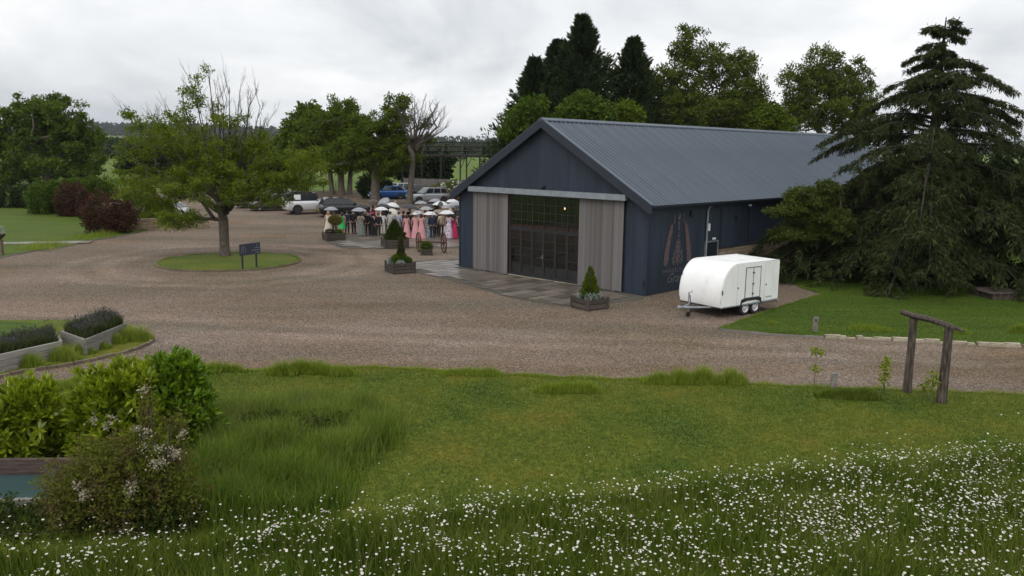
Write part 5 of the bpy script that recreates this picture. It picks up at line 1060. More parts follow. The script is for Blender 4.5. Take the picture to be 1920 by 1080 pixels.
# ================================================================== RAISED BEDS AND TROUGH
def sleeper_wall(parent, p0, p1, h, n, thick=.09, mat=m_sleeper):
    d = p1-p0; L_ = d.length; a = math.atan2(d.y, d.x)
    for k in range(n):
        o = MB().box(0, L_, -thick/2, thick/2, 0, h/n-.008).build('sleeper', mat, parent, bevel=.008); o.location = p0+Vector((0, 0, k*h/n)); o.rotation_euler = (0, 0, a+random.uniform(-.003, .003))
def bed(label, corners, h, n, shade):
    o = corners[0]; t = thing('raised_bed', label, 'raised bed', o)
    loc = [c-o for c in corners]
    for a, b in zip(loc, loc[1:]+loc[:1]): sleeper_wall(t, a, b, h, n, mat=shade)
    bm = MB(); bm.add([(c.x, c.y, h-.08) for c in loc], [tuple(range(len(loc)))]); bm.build('soil', m_soil, t); return t
cn = G(118, 668); c1 = G(236, 628); c2_ = G(180, 618); c3 = Vector((cn.x-1.6, cn.y+1.35, 0))
w1 = G(163, 668); 
bA = [G(162, 667), G(237, 634), G(200, 620), G(118, 650)]
bed('raised timber bed of lavender at the tip of the brick kerb', bA, .52, 3, m_sleeper)
bB = [G(-90, 722), G(117, 672), G(104, 652), G(-120, 690)]
bed('long raised bed of pale grey timber boards beside the gravel', bB, .55, 3, M('pale_sleeper', [(.14, .125, .11), (.27, .25, .225), (.36, .335, .30)], rough=.88, scale=3, stretch=(.8, 3, 7), objrand=.25, bump=.4))
def lav(label, quad, h, n, z):
    a, b, c, d = quad; u = rng.uniform(.03, .97, n); v_ = rng.uniform(.05, .95, n); P_ = np.array([np.array(a)*(1-i)*(1-j)+np.array(b)*i*(1-j)+np.array(c)*i*j+np.array(d)*(1-i)*j for i, j in zip(u, v_)])
    t = thing('lavender', label, 'lavender', a+Vector((0, 0, z))); o = np.array(a)+[0, 0, z]; hh = h*rng.uniform(.5, 1, n)*(1+.25*np.sin(P_[:, 0]*4)*np.sin(P_[:, 1]*5)); V_, q, t_ = blades(P_[:, 0], P_[:, 1], np.full(n, z), hh, .016, .8, 2); npobj('foliage', V_-o, q, lf_lav, t, tris=t_)
    k = rng.choice(n, n//9); tp = P_[k].copy(); tp[:, 2] = z+hh[k]*1.0; V_, q = leaves(tp, np.tile([0, 0, 1.], (len(k), 1))+rng.normal(0, .3, (len(k), 3)), .11, .022); npobj('flower_spikes', V_-o, q, lf_lavf, t)['kind'] = 'stuff'
lav('bushy lavender filling the raised bed at the kerb tip', bA, .42, 7000, .43)
lav('low grey green lavender along the pale timber raised bed', bB, .40, 9000, .45)
sheet('lawn', [GX(-150, 640), GX(0, 640), GX(105, 640), GX(104, 622), GX(60, 608), GX(0, 603), GX(-150, 600)], .045, m_lawn_r, skirt=.05)
# teal trough
p0, p1 = V(-60, 884, 15.2), V(97, 872, 15.0); zt = .62
tg = thing('timber_trough', 'low timber edged trough with flat teal surface by the laurel', 'trough', (-8.3, 13.75, .03), .06)
MB().box(-2.4, 1.05, .62, .74, 0, .50).build('back_board', M('old_board', [(.03, .02, .016), (.075, .05, .042), (.12, .09, .075)], rough=.9, scale=4, stretch=(.7, 6, 6), bump=.6), tg, bevel=.01); MB().box(-2.4, 1.05, -.62, -.52, 0, .26).build('front_board', m_sleeper, tg, bevel=.01); MB().box(.95, 1.05, -.515, .615, 0, .27).build('end_board', m_sleeper, tg)
MB().box(-2.4, .945, -.515, .615, .02, .21).build('teal_surface', M('teal_paint', [(.025, .055, .055), (.036, .072, .070)], rough=.35, scale=1), tg)

# ================================================================== OPEN STEEL FRAME, FENCE, HOUSE
f0 = G(755, 356); Yf = f0.y; ps = Yf/FPX; FH = (356-292)*ps; fa = -.06
sf = thing('steel_frame', 'open skeleton of an old steel framed shed behind the parked cars', 'shed frame', f0, fa)
m_fr = M('rusted_steel_frame', [(.010, .009, .008), (.024, .020, .017)], rough=.8, scale=3); bay = 36*ps; DP = 7.0; rise = 24*ps
for i in range(7):
    for yy in (0, DP): MB().box(i*bay-.09, i*bay+.09, yy-.09, yy+.09, -.1, FH).build('post', m_fr, sf)
    tb = MB(); apex = (i*bay, DP/2, FH+rise)
    for yy in (0, DP): tb.tube([(i*bay, yy, FH), apex], .10, 4)
    tb.tube([(i*bay, 0, FH), (i*bay, DP, FH)], .05, 4)
    for f in (.33, .66): tb.tube([(i*bay, DP*f, FH), (i*bay, DP/2+(DP*f-DP/2)*.7, FH+rise*.7)], .035, 4)
    tb.build('truss', m_fr, sf)
    if i < 6:
        for yy in (0, DP): MB().tube([(i*bay, yy, FH*.62), (i*bay+bay*.32, yy, FH)], .045, 4).build('brace', m_fr, sf)
for f in (0, .17, .34, .5, .66, .83, 1):
    zz = FH+rise*(1-abs(f-.5)*2)+.06; MB().tube([(-.3, DP*f, zz), (6*bay+.3, DP*f, zz)], .085, 4).build('purlin', m_fr, sf)
for yy in (0, DP): MB().box(0, 6*bay, yy-.06, yy+.06, FH-.14, FH+.05).build('eaves_beam', m_fr, sf)
# grey board fence in front of the frame
fa0, fa1 = G(757, 360), G(868, 366); dv = fa1-fa0; fn = thing('board_fence', 'grey vertical board fence below the open steel frame', 'fence', fa0, math.atan2(dv.y, dv.x)); nb2 = int(dv.length/.15); um = MB().box(-.5, .5, -.5, .5, 0, 1).build('board', M('fence_board', [(.11, .10, .095), (.20, .185, .175)], rough=.9, scale=3, stretch=(6, 6, .6), objrand=.5), fn)
for k in range(nb2):
    o = um if k == 0 else copyof(um, 'board', fn); o.location = (k*.15+.07, random.uniform(-.01, .01), .02); o.scale = (.14, .025, 1.75+random.uniform(-.03, .03))
for k in range(int(dv.length/2.2)+1): MB().box(k*2.2-.06, k*2.2+.06, .03, .13, 0, 1.85).build('fence_post', m_oldwood, fn)
MB().box(0, dv.length, .02, .05, .4, .5).box(0, dv.length, .02, .05, 1.3, 1.4).build('rail', m_oldwood, fn)
# house behind the cedar
hs = thing('stone_house', 'stone house with brown tiled roof half hidden behind the cedar', 'house', (30.5, 58.0, 0), .12)
MB().prism([(0, 0), (7, 0), (7, 2.9), (0, 2.9)], 'y', 0, 7).build('wall', m_stone, hs)
for sgn in (0, 1):
    pr = [(-.35, 2.7), (3.5, 5.7), (3.5, 5.9), (-.35, 2.9)] if sgn == 0 else [(7.35, 2.7), (3.5, 5.7), (3.5, 5.9), (7.35, 2.9)]
    MB().prism(pr, 'x', -.3, 7.3).build('roof', M('tile_brown', [(.035, .024, .019), (.075, .05, .04)], rough=.85, scale=2, objrand=.5), hs)
rf = [o for o in hs.children if o.name.startswith('roof')][0]
for k in range(13):
    t = k/13; MB().box(-.32, 7.32, -.35+3.8*t, -.35+3.8*t+.36, 2.92+3.0*t*.975, 2.99+3.0*t*.975).build('tile_course', MATS['tile_brown'], rf)
MB().box(2.0, 2.7, 3.1, 3.9, 5.3, 6.7).build('chimney', m_stone, rf)
for xx in (.8, 3.4): wi = MB().box(xx, xx+1.1, -.03, .02, 1.0, 2.2).build('window', m_white, hs); MB().box(xx+.08, xx+1.02, -.036, -.031, 1.08, 2.12).build('pane', M('dark_pane', (.03, .035, .04), rough=.1), wi)
MB().box(5.4, 6.3, -.03, .02, 0, 2.0).build('door', m_oldwood, hs)
# low timber deck right of the cedar
dk = thing('timber_deck', 'low grey timber platform at the lawn edge under the cedar', 'platform', G(1868, 556, .05), .1)
for k in range(7): MB().box(-.9, .9, -.9+k*.26, -.9+k*.26+.24, .26, .30).build('plank', m_oldwood, dk)
MB().box(-.8, .8, -.85, .85, 0, .255).build('base', m_oldwood, dk)
# wire fence at the back of the car park
wf = thing('wire_fence', 'thin post and wire fence at the edge of the far field', 'fence', G(440, 360)); e0, e1 = G(440, 360), G(630, 361)
for k in range(9):
    q_ = e0.lerp(e1, k/8)-e0; MB().tube([q_, q_+Vector((0, 0, 1.15))], .05, 5).build('post', m_oldwood, wf)
for zz in (.4, .75, 1.08): MB().tube([Vector((0, 0, zz)), e1-e0+Vector((0, 0, zz))], .012, 3).build('wire', m_galv, wf)
# rusty grass bed and white roses near the silver car
ob = tuft('rust brown ornamental grass clump beside the silver white car', [(822, 380), (836, 381), (850, 382), (862, 383)], 3000, 1.5, lf_rust, rad=.5, z=0, name='ornamental_grass', cat='ornamental grass')
b, q = sb(840, 368, [(838, 352, 20, 10), (855, 350, 12, 12), (815, 356, 14, 7)]); rs = shrub('rose_bush', 'white flowering rose bush against the board fence', 'shrub', b, q, lf_mid, n=2600, leaf=(.2, .1))
bp = in_blobs(q, 55, .95); bv = np.repeat(bp, 10, 0)+rng.normal(0, .05, (550, 3)); bv[:, 1] -= .5; v, qq = leaves(bv, rnd_unit(550), .12, .11); npobj('blossom', v-np.array(b), qq, m_petal, rs)
b, q = sb(690, 372, [(690, 350, 18, 18), (722, 352, 12, 14)]); shrub('shrub', 'dark bush growing round the base of the single trunk tree', 'shrub', b, q, lf_hedge, n=4200, leaf=(.3, .15))
# pot on a post at the left
p = G(2, 478, .05); pt_ = thing('urn_planter', 'dark stone urn with pale grass on a post by the lawn path', 'urn', p); MB().box(-.12, .12, -.12, .12, 0, .9).build('pedestal', m_brick, pt_); MB().lathe([(.06, .9), (.12, .95), (.3, 1.1), (.34, 1.22), (.28, 1.22), (.0, 1.15)], 16).build('bowl', m_oldwood, pt_); ball(pt_, (0, 0, 1.4), (.25, .25, .2), lf_silver, 300, (.2, .02))

# ================================================================== CARS
def paint(name, c): return M(name, [tuple(v*.95 for v in c), tuple(min(1, v*1.05) for v in c)], rough=.28, spec=.5, coat=.6, metal=.2, scale=.5)
m_cglass = M('car_glass', [(.012, .015, .018), (.02, .024, .028)], rough=.06, spec=.6)
m_lamp = M('headlamp', [(.5, .52, .55), (.75, .77, .8)], rough=.15, scale=8)
m_tail = M('taillamp', [(.20, .008, .008), (.32, .015, .012)], rough=.2, scale=8)
m_plate = M('plate_yellow', (.55, .42, .04), rough=.5); m_platew = M('plate_white', (.7, .7, .68), rough=.5)
m_rim = M('alloy_rim', [(.25, .26, .27), (.42, .43, .44)], rough=.3, metal=.6)
m_plast = M('black_plastic', (.022, .022, .024), rough=.6)
CARS = {  # L, W, H, hood z, belt z, screen base x, roof front, roof rear, tail base, wheel r, wheelbase half, ground clearance
 'suv': (4.65, 1.9, 1.68, 1.02, 1.08, .95, .30, -1.75, -2.12, .37, 1.42, .24),
 'estate': (4.75, 1.86, 1.48, .90, .96, 1.0, .25, -1.55, -2.2, .34, 1.42, .18),
 'hatch': (4.3, 1.8, 1.50, .95, 1.0, .95, .35, -1.35, -1.95, .32, 1.3, .18),
 'offroad': (4.6, 2.0, 1.92, 1.20, 1.24, .72, .50, -2.05, -2.2, .42, 1.33, .30)}
def car(label, kind, pos, head, col, name='parked_car', rear_plate=True, rack=False, roofmat=None):
    L_, W_, H_, hz_, bz, xs_, xf, xr, xt, wr, wbh, gc = CARS[kind]; hw = W_/2; t = thing(name, label, 'car', pos, head, 'cars parked on the gravel'); pm = col
    st = []; sq = kind == 'offroad'
    for f in (-.5, -.488, -.45, -.3, -.1, .1, .25, .38, .46, .492, .5):
        x_ = L_*f; e_ = min(1, (0.5-abs(f))/.05+(.86 if sq else .74)); ztop = bz if x_ < xs_ else bz+(hz_-.12*(0 if sq else 1)*(x_-xs_)/(L_/2-xs_)-bz)*min(1, (x_-xs_)/.25+.3)
        if abs(f) > .485: ztop -= .10 if not sq else .04
        if abs(f) == .5: ztop -= .10 if not sq else .03
        lo = gc+(.10 if abs(f) > .47 else 0)+(.05 if abs(f) == .5 else 0); w_ = hw*e_
        st.append([(x_, -w_*.9, lo), (x_, -w_, lo+.22), (x_, -w_, ztop-.22), (x_, -w_*.95, ztop-.06), (x_, -w_*.86, ztop), (x_, w_*.86, ztop), (x_, w_*.95, ztop-.06), (x_, w_, ztop-.22), (x_, w_, lo+.22), (x_, w_*.9, lo)])
    b = MB(); n = 10; vs = [p for s_ in st for p in s_]; fs = [(i*n+k, i*n+(k+1) % n, (i+1)*n+(k+1) % n, (i+1)*n+k) for i in range(len(st)-1) for k in range(n)]+[tuple(range(n)), tuple((len(st)-1)*n+k for k in range(n))]
    b.add(vs, fs); body = b.build('body', pm, t, smooth=True)
    tb, tr2 = hw*.93, hw*(.86 if sq else .75); zt = bz-.02
    B_ = [(xt, -tb, zt), (xs_, -tb, zt), (xs_, tb, zt), (xt, tb, zt)]; R_ = [(xr, -tr2, H_), (xf, -tr2, H_), (xf, tr2, H_), (xr, tr2, H_)]
    MB().add(B_+R_, [(0, 1, 5, 4), (1, 2, 6, 5), (2, 3, 7, 6), (3, 0, 4, 7), (4, 5, 6, 7), (0, 3, 2, 1)]).build('cabin', roofmat or pm, t, bevel=.05)
    def win(name, a, b_, c, d, u0, u1, v0, v1, off, mat=m_cglass):
        a, b_, c, d = map(Vector, (a, b_, c, d)); P_ = lambda u, v: a.lerp(b_, u).lerp(d.lerp(c, u), v); nrm = (b_-a).cross(d-a).normalized()*off
        q = [P_(u0, v0)+nrm, P_(u1, v0)+nrm, P_(u1, v1)+nrm, P_(u0, v1)+nrm]; MB().add(q+[p-nrm*1.5 for p in q], [(0, 1, 2, 3), (0, 4, 5, 1), (1, 5, 6, 2), (2, 6, 7, 3), (3, 7, 4, 0)]).build(name, mat, t)
    win('windscreen', B_[1], B_[2], R_[2], R_[1], .06, .94, .06, .92, .012); win('rear_window', B_[3], B_[0], R_[0], R_[3], .08, .92, .15, .9, .012)
    for s_ in (0, 1):
        a, b_, c, d = (B_[0], B_[1], R_[1], R_[0]) if s_ == 0 else (B_[2], B_[3], R_[3], R_[2])
        segs = ((.05, .30), (.33, .62), (.65, .93)); segs = segs if s_ == 0 else tuple((1-q, 1-p) for p, q in segs)
        for k, (u0, u1) in enumerate(segs): win('side_window', a, b_, c, d, u0, u1, .12, .88, .012)
    wheel = None
    for sx in (-1, 1):
        for sy in (-1, 1):
            if wheel is None:
                wheel = MB().lathe([(wr*.6, -.11), (wr*.93, -.11), (wr, -.08), (wr, .08), (wr*.93, .11), (wr*.6, .11)], 20, axis='y').build('wheel', m_black, t); rim = MB().lathe([(0, -.10), (wr*.2, -.105), (wr*.3, -.07), (wr*.52, -.08), (wr*.6, -.112), (wr*.64, -.11)], 14, axis='y').build('rim', m_plast if sq else m_rim, wheel); o = wheel
            else: o = copyof(wheel, 'wheel', t); copyof(rim, 'rim', o)
            o.location = (sx*wbh, sy*(hw-.10), wr); o.rotation_euler = (0, 0, 0 if sy < 0 else PI)
            ar = MB(); ra = wr+.07; pr = [(sx*wbh+ra*math.cos(a), wr+ra*math.sin(a)) for a in np.linspace(-.25, PI+.25, 13)]; ar.prism(pr, 'y', sy*(hw-.3), sy*(hw+.006)); ar.build('wheel_arch', m_plast, t)
    for sy in (-1, 1):
        MB().box(L_/2-.14, L_/2-.005, sy*hw*.56-.15, sy*hw*.56+.15, hz_-.36, hz_-.20).build('headlight', m_lamp, t, bevel=.02)
        MB().box(-L_/2+.0, -L_/2+.14, sy*hw*.68-.10, sy*hw*.68+.10, bz-.34, bz-.10).build('tail_light', m_tail, t, bevel=.02)
        MB().box(xs_-.22, xs_-.05, sy*(hw+.02)-.09, sy*(hw+.02)+.09, bz+.02, bz+.15).build('door_mirror', pm, t, bevel=.03)
    MB().box(L_/2-.05, L_/2+.012, -.38, .38, hz_-.40, hz_-.18).build('grille', m_plast, t); MB().box(L_/2-.04, L_/2+.018, -.26, .26, gc+.22, gc+.33).build('number_plate', m_platew, t)
    MB().box(-L_/2-.015, -L_/2+.05, -.26, .26, bz-.52, bz-.41).build('number_plate', m_plate, t)
    MB().box(-L_/2+.03, -L_/2+.2, -hw*.8, hw*.8, gc+.06, gc+.2).box(L_/2-.2, L_/2-.02, -hw*.8, hw*.8, gc+.06, gc+.2).build('bumper', m_plast, t)
    if rack:
        MB().box(-1.6, .2, -.62, .62, H_+.05, H_+.10).box(-1.5, -1.4, -.6, .6, H_-.01, H_+.05).box(0, .1, -.6, .6, H_-.01, H_+.05).build('roof_rack', m_plast, t)
        sp_ = MB().lathe([(0, -.12), (.2, -.13), (.36, -.12), (.40, -.08), (.40, .08), (.3, .10)], 20, axis='x', c=(0, 0, 0)).build('spare_wheel', pm, t); sp_.location = (-L_/2-.10, .1, bz-.12)
        MB().box(-1.62, -1.02, -hw*.93-.012, -hw*.91, bz+.10, bz+.56).build('window_panel', m_white, t)
    return t
def cpos(px_, py_): g = G(px_, py_); return Vector((g.x, g.y, T(g.y)))
m_cblack = paint('paint_black', (.010, .010, .012)); m_cwhite = paint('paint_white', (.62, .62, .62)); m_csil = paint('paint_silver', (.38, .40, .42)); m_cblue = paint('paint_blue', (.02, .10, .32)); m_cdark = paint('paint_dark_grey', (.025, .027, .030))
car('white offroad car with roof rack and rear spare wheel', 'offroad', cpos(580, 400), .52, m_cwhite, rack=True, roofmat=m_cblack)
car('glossy black estate car with yellow plate behind the crowd', 'suv', cpos(645, 405), .46, m_cblack)
car('dark saloon facing left beside the white offroad car', 'estate', cpos(515, 394), PI+.35, m_cdark)
car('dark hatchback half hidden by the roundabout tree leaves', 'hatch', cpos(484, 389), PI+.35, m_cblack)
car('silver hatchback parked behind the dark saloon', 'hatch', cpos(515, 380), PI+.4, m_csil)
car('silver white offroad estate facing left near the rusty grass', 'suv', cpos(803, 381), PI+.50, m_csil)
car('bright blue hatchback beside the single trunk tree', 'hatch', cpos(726, 373), PI+.45, m_cblue)
car('silver estate parked behind the leaning dead tree', 'suv', cpos(746, 370), PI+.62, m_csil)
car('dark hatchback between the leaning tree and silver white car', 'hatch', cpos(776, 371), PI+.5, m_cdark)
car('pale saloon behind the low stone wall', 'estate', cpos(300, 411), PI-.1, m_cwhite)

# ================================================================== PEOPLE
def skin_mesh(name, verts, edges, root, mat, sub=1):
    me = bpy.data.meshes.new(name); me.from_pydata([v[0] for v in verts], edges, []); o = bpy.data.objects.new(name, me); COL.objects.link(o)
    md = o.modifiers.new('s', 'SKIN'); md.use_smooth_shade = True
    for i, v in enumerate(verts):
        r_ = v[1]; me.skin_vertices[0].data[i].radius = r_ if isinstance(r_, tuple) else (r_, r_)
    me.skin_vertices[0].data[root].use_root = True
    m2 = o.modifiers.new('d', 'SUBSURF'); m2.levels = sub; m2.render_levels = sub
    bpy.context.view_layer.update(); r = bpy.data.meshes.new_from_object(o.evaluated_get(bpy.context.evaluated_depsgraph_get())); bpy.data.objects.remove(o); r.materials.clear(); r.materials.append(mat); r.name = name; return r
SK = M('skin', [(.36, .21, .15), (.46, .29, .22)], rough=.6, scale=3)
def arm_pts(s, up):
    if up: return [((s*.17, 0, 1.43), .062), ((s*.25, .04, 1.20), .046), ((s*.20, .24, 1.26), .036), ((s*.17, .31, 1.33), .030)]
    return [((s*.18, 0, 1.43), .062), ((s*.25, -.01, 1.17), .046), ((s*.26, .08, .93), .036), ((s*.255, .11, .83), .030)]
def body_mesh(name, up, z=1.0):
    v = [((0, 0, .95), (.155, .11)), ((0, 0, 1.14), (.125, .095)), ((0, 0, 1.36), (.165, .11)), ((0, 0, 1.49), .058), ((0, .01, 1.56), .062), ((0, .015, 1.64), (.078, .095)), ((0, 0, 1.715), .062), ((0, .115, 1.62), .016)]
    e_ = [(0, 1), (1, 2), (2, 3), (3, 4), (4, 5), (5, 6), (5, 7)]
    for s in (-1, 1):
        n = len(v); v += arm_pts(s, up and s > 0); e_ += [(2, n), (n, n+1), (n+1, n+2), (n+2, n+3)]; hx, hy, hz2 = v[-1][0]
        for k, (dx, dy) in enumerate(((-.028, .01), (-.010, .015), (.010, .015), (.026, .01))): v.append(((hx+dx, hy+dy+.01, hz2-.085+abs(k-1.4)*.012), .009)); e_.append((n+3, len(v)-1))
        v.append(((hx-s*.045, hy+.035, hz2-.03), .010)); e_.append((n+3, len(v)-1))
        n = len(v); v += [((s*.095, 0, .88), .092), ((s*.10, .01, .50), .060), ((s*.10, -.015, .10), .042), ((s*.11, .13, .035), .034)]; e_ += [(0, n), (n, n+1), (n+1, n+2), (n+2, n+3)]
        v.append(((s*.088, 0, 1.63), .014)); e_.append((5, len(v)-1))
    return skin_mesh(name, v, e_, 0, SK)
def jacket_mesh(name, up):
    v = [((0, 0, .82), (.205, .15)), ((0, 0, 1.12), (.175, .13)), ((0, 0, 1.36), (.205, .14)), ((0, 0, 1.475), .085)]; e_ = [(0, 1), (1, 2), (2, 3)]
    for s in (-1, 1):
        n = len(v); a = arm_pts(s, up and s > 0)[:3]; v += [(p, r_+.022) for p, r_ in a]; e_ += [(2, n), (n, n+1), (n+1, n+2)]
    return skin_mesh(name, v, e_, 0, SK)
def trouser_mesh():
    v = [((0, 0, .96), (.165, .125))]; e_ = []
    for s in (-1, 1): n = len(v); v += [((s*.10, 0, .84), .108), ((s*.105, .0, .48), .080), ((s*.108, -.01, .07), .072)]; e_ += [(0, n), (n, n+1), (n+1, n+2)]
    return skin_mesh('trousers', v, e_, 0, SK)
def loft(name, rings, n=16, fold=0):
    b = MB(); vs = []; 
    for (z, rx, ry) in rings:
        for k in range(n*2):
            a = PI*k/n; f = 1+fold*(1 if k % 2 else -1)*max(0, 1.1-z); vs.append((rx*f*math.cos(a), ry*f*math.sin(a), z))
    n2 = n*2; fs = [(i*n2+k, i*n2+(k+1) % n2, (i+1)*n2+(k+1) % n2, (i+1)*n2+k) for i in range(len(rings)-1) for k in range(n2)]; b.add(vs, fs); o = b.build(name, SK, smooth=True); me = o.data; bpy.data.objects.remove(o); return me
ME = {'body': body_mesh('body', False), 'bodyu': body_mesh('body', True), 'jacket': jacket_mesh('jacket', False), 'jacketu': jacket_mesh('jacket', True), 'trousers': trouser_mesh(),
 'long': loft('dress', [(.03, .33, .31), (.30, .29, .27), (.62, .23, .21), (.90, .19, .16), (1.02, .165, .135), (1.14, .145, .115), (1.30, .185, .135), (1.42, .16, .11)], fold=.05),
 'knee': loft('dress', [(.50, .26, .23), (.70, .235, .20), (.92, .195, .16), (1.04, .165, .13), (1.14, .145, .115), (1.30, .188, .138), (1.45, .15, .10)], fold=.03),
 'hair_s': loft('hair', [(1.60, .090, .10), (1.66, .098, .115), (1.71, .088, .105), (1.745, .055, .07), (1.755, .005, .005)], 8), 'hair_l': loft('hair', [(1.38, .10, .05), (1.50, .105, .075), (1.60, .105, .112), (1.68, .102, .118), (1.73, .07, .08), (1.755, .005, .005)], 8),
 'hat': loft('hat', [(1.70, .21, .21), (1.715, .20, .20), (1.72, .10, .11), (1.80, .09, .10), (1.81, .005, .005)], 10), 'shoes': None}
sh = MB()
for s in (-1, 1): sh.box(s*.11-.045, s*.11+.045, -.06, .17, 0, .07)
sh_o = sh.build('shoes', SK, bevel=.02); ME['shoes'] = sh_o.data; bpy.data.objects.remove(sh_o)
def pm_(o, mat): o.material_slots[0].link = 'OBJECT'; o.material_slots[0].material = mat
def cloth(name, c, c2=None, sc=3): return M('cloth_'+name, [c, c2] if c2 else c, rough=.85, scale=sc, gain=2.2 if c2 else 1, detail=2)
def person(label, px_, py_, rz, outfit, hair=('s', (.03, .02, .015)), up=False, h=1.0, hat=None):
    g = G(px_, py_); t = thing('person', label, 'person', (g.x, g.y, T(g.y)+.03), rz, 'guests gathered on the paving'); h *= random.uniform(.95, 1.04); t.scale = (h, h, h); t.rotation_euler = (random.uniform(-.03, .03), random.uniform(-.04, .04), rz+random.uniform(-.5, .5))
    def add(nm, key, mat): o = bpy.data.objects.new(nm, ME[key]); link(o, t); pm_(o, mat); return o
    add('body', 'bodyu' if up else 'body', SK)
    if outfit[0] == 'suit': add('jacket', 'jacketu' if up else 'jacket', outfit[1]); add('trousers', 'trousers', outfit[2]); add('shoes', 'shoes', m_plast)
    else: add('dress', outfit[0], outfit[1]); add('shoes', 'shoes', outfit[2] if len(outfit) > 2 else m_plast)
    if hair: add('hair', 'hair_'+hair[0], M('hair_%02d%02d' % (int(hair[1][0]*100), int(hair[1][1]*100)), hair[1], rough=.6))
    if hat: add('hat', 'hat', hat)
    return t
def umbrella(label, px_, py_, Y, mat, rad=.52, tilt=(0, 0), clear=False):
    rad *= 1.18
    c = V(px_, py_, Y)+Vector((0, 0, .22)); t = thing('umbrella', label, 'umbrella', c, 0, 'umbrellas held over the guests'); t.rotation_euler = (tilt[0], tilt[1], random.uniform(0, 1)); vs = [(0, 0, rad*.30)]; n = 16; fs = []
    for i, (r_, z) in enumerate(((.35, .25), (.7, .10), (1.0, -.16))):
        for k in range(n): a = 2*PI*k/n; q = r_*(1 if k % 2 == 0 else .965 if i == 2 else .985); vs.append((rad*q*math.cos(a), rad*q*math.sin(a), rad*(z+(.04 if i == 2 and k % 2 else 0))))
    fs = [(0, 1+k, 1+(k+1) % n) for k in range(n)]
    for i in range(2): fs += [(1+i*n+k, 1+i*n+(k+1) % n, 1+(i+1)*n+(k+1) % n, 1+(i+1)*n+k) for k in range(n)]
    b = MB(); b.add(vs, fs)
    if isinstance(mat, (list, tuple)): b.m = [(f[1]-1) % n//2 % 2 for f in fs]
    b.build('canopy', mat, t)
    MB().tube([(0, 0, rad*.42), (0, 0, -.62)], .009, 5).build('shaft', m_steel, t); MB().tube([(0, 0, -.62), (0, 0, -.74), (.03, 0, -.78), (.06, 0, -.75)], .014, 6).build('handle', m_plast, t)
    for k in range(8): a = 2*PI*k/8; MB().tube([(rad*.7*math.cos(a), rad*.7*math.sin(a), rad*.095), (rad*.99*math.cos(a), rad*.99*math.sin(a), -rad*.165)], .005, 3).build('rib', m_steel, t)
    return t
cb = cloth('black', (.010, .010, .012)); cn_ = cloth('navy', (.014, .020, .045)); ck = cloth('charcoal', (.03, .03, .035)); cg = cloth('light_grey', (.42, .42, .40)); cl2 = cloth('lilac_grey', (.28, .27, .33)); cpk = cloth('pink', (.58, .29, .31)); cw_ = cloth('white', (.68, .67, .64)); cgr = cloth('green', (.03, .42, .10)); cbe = cloth('beige', (.48, .40, .30)); cma = cloth('maroon', (.06, .012, .02)); ccr = cloth('crimson', (.35, .02, .07)); cbr = cloth('brown', (.05, .035, .025)); ccm = cloth('cream', (.55, .50, .42))
cf1 = cloth('sage_floral', (.06, .075, .065), (.20, .22, .20), 16); cf2 = cloth('teal_floral', (.03, .12, .14), (.50, .52, .50), 12); cf3 = cloth('lilac_floral', (.30, .20, .36), (.66, .60, .64), 10); cmg = cloth('magenta', (.42, .02, .12))
HB_, HD, HL, HR, HG = ('s', (.03, .02, .015)), ('l', (.03, .02, .015)), ('l', (.35, .24, .12)), ('l', (.10, .02, .015)), ('s', (.30, .29, .28))
P = person
P('woman in cream dress beside the far timber planter', 615, 441, .3, ('long', ccm), HL)
P('man in charcoal suit behind the yellow ball bush', 628, 438, -.2, ('suit', ck, ck), HB_, up=True)
P('woman in bright green knee length dress', 642, 441, .1, ('knee', cgr, ccm), HD, h=.97)
P('man in navy suit next to the woman in green', 651, 438, .2, ('suit', cn_, cn_), HB_)
P('slim man in black suit between green dress and sage dress', 664, 439, -.1, ('suit', cb, cb), HB_)
P('woman in long sage green floral dress', 678, 443, .1, ('long', cf1), HD, up=True)
P('bald man in black suit beside the sage floral dress', 690, 441, .2, ('suit', cb, cb), None)
P('woman in black long dress with a magenta hat', 699, 441, -.2, ('long', cb), HD, hat=cmg, h=.95)
P('broad person in black coat and trousers beside white trousered woman', 709, 444, .1, ('suit', cb, cb), HB_, h=1.02)
P('person in dark maroon under a brown umbrella', 701, 424, PI, ('long', cma), HD, up=True)
P('woman in white jacket and white trousers', 718, 441, .15, ('suit', cw_, cw_), HR, up=True)
P('man in pale grey suit with pale trousers', 731, 441, 0, ('suit', cg, cg), HB_)
P('man in lilac grey suit left of the pink dresses', 748, 442, -.15, ('suit', cl2, cl2), HB_)
P('woman in long pink dress with red hair', 764, 447, .2, ('long', cpk), HR)
P('woman in long pink dress wearing a white hat', 780, 448, 0, ('long', cpk), HL, hat=cw_)
P('woman in long pink dress standing at the right of the pink three', 791, 448, -.2, ('long', cpk), HD)
P('woman in teal and white floral dress', 803, 446, .2, ('long', cf2), HL, up=True)
P('man in navy suit beside the teal floral dress', 811, 447, 0, ('suit', cn_, cn_), HB_)
P('man in black suit behind the navy suited man', 819, 442, -.1, ('suit', cb, cb), HB_)
P('man in beige jacket and dark brown trousers', 827, 444, .1, ('suit', cbe, cbr), HB_)
P('woman in long lilac floral dress under a white umbrella', 842, 447, -.1, ('long', cf3), HD, up=True)
P('woman in crimson dress next to the barn corner', 852, 447, 0, ('long', ccr), HD)
P('man in navy suit closest to the barn corner', 858, 447, 0, ('suit', cn_, cn_), HB_)
P('photographer in maroon jacket facing the crowd', 729, 414, PI, ('suit', cma, ck), HB_)
P('woman in black jacket with fair hair facing the crowd', 743, 416, PI, ('suit', cb, cb), ('l', (.35, .24, .12)))
P('woman in white top under the tilted clear umbrella', 718, 417, PI+.3, ('knee', cw_), HD, up=True)
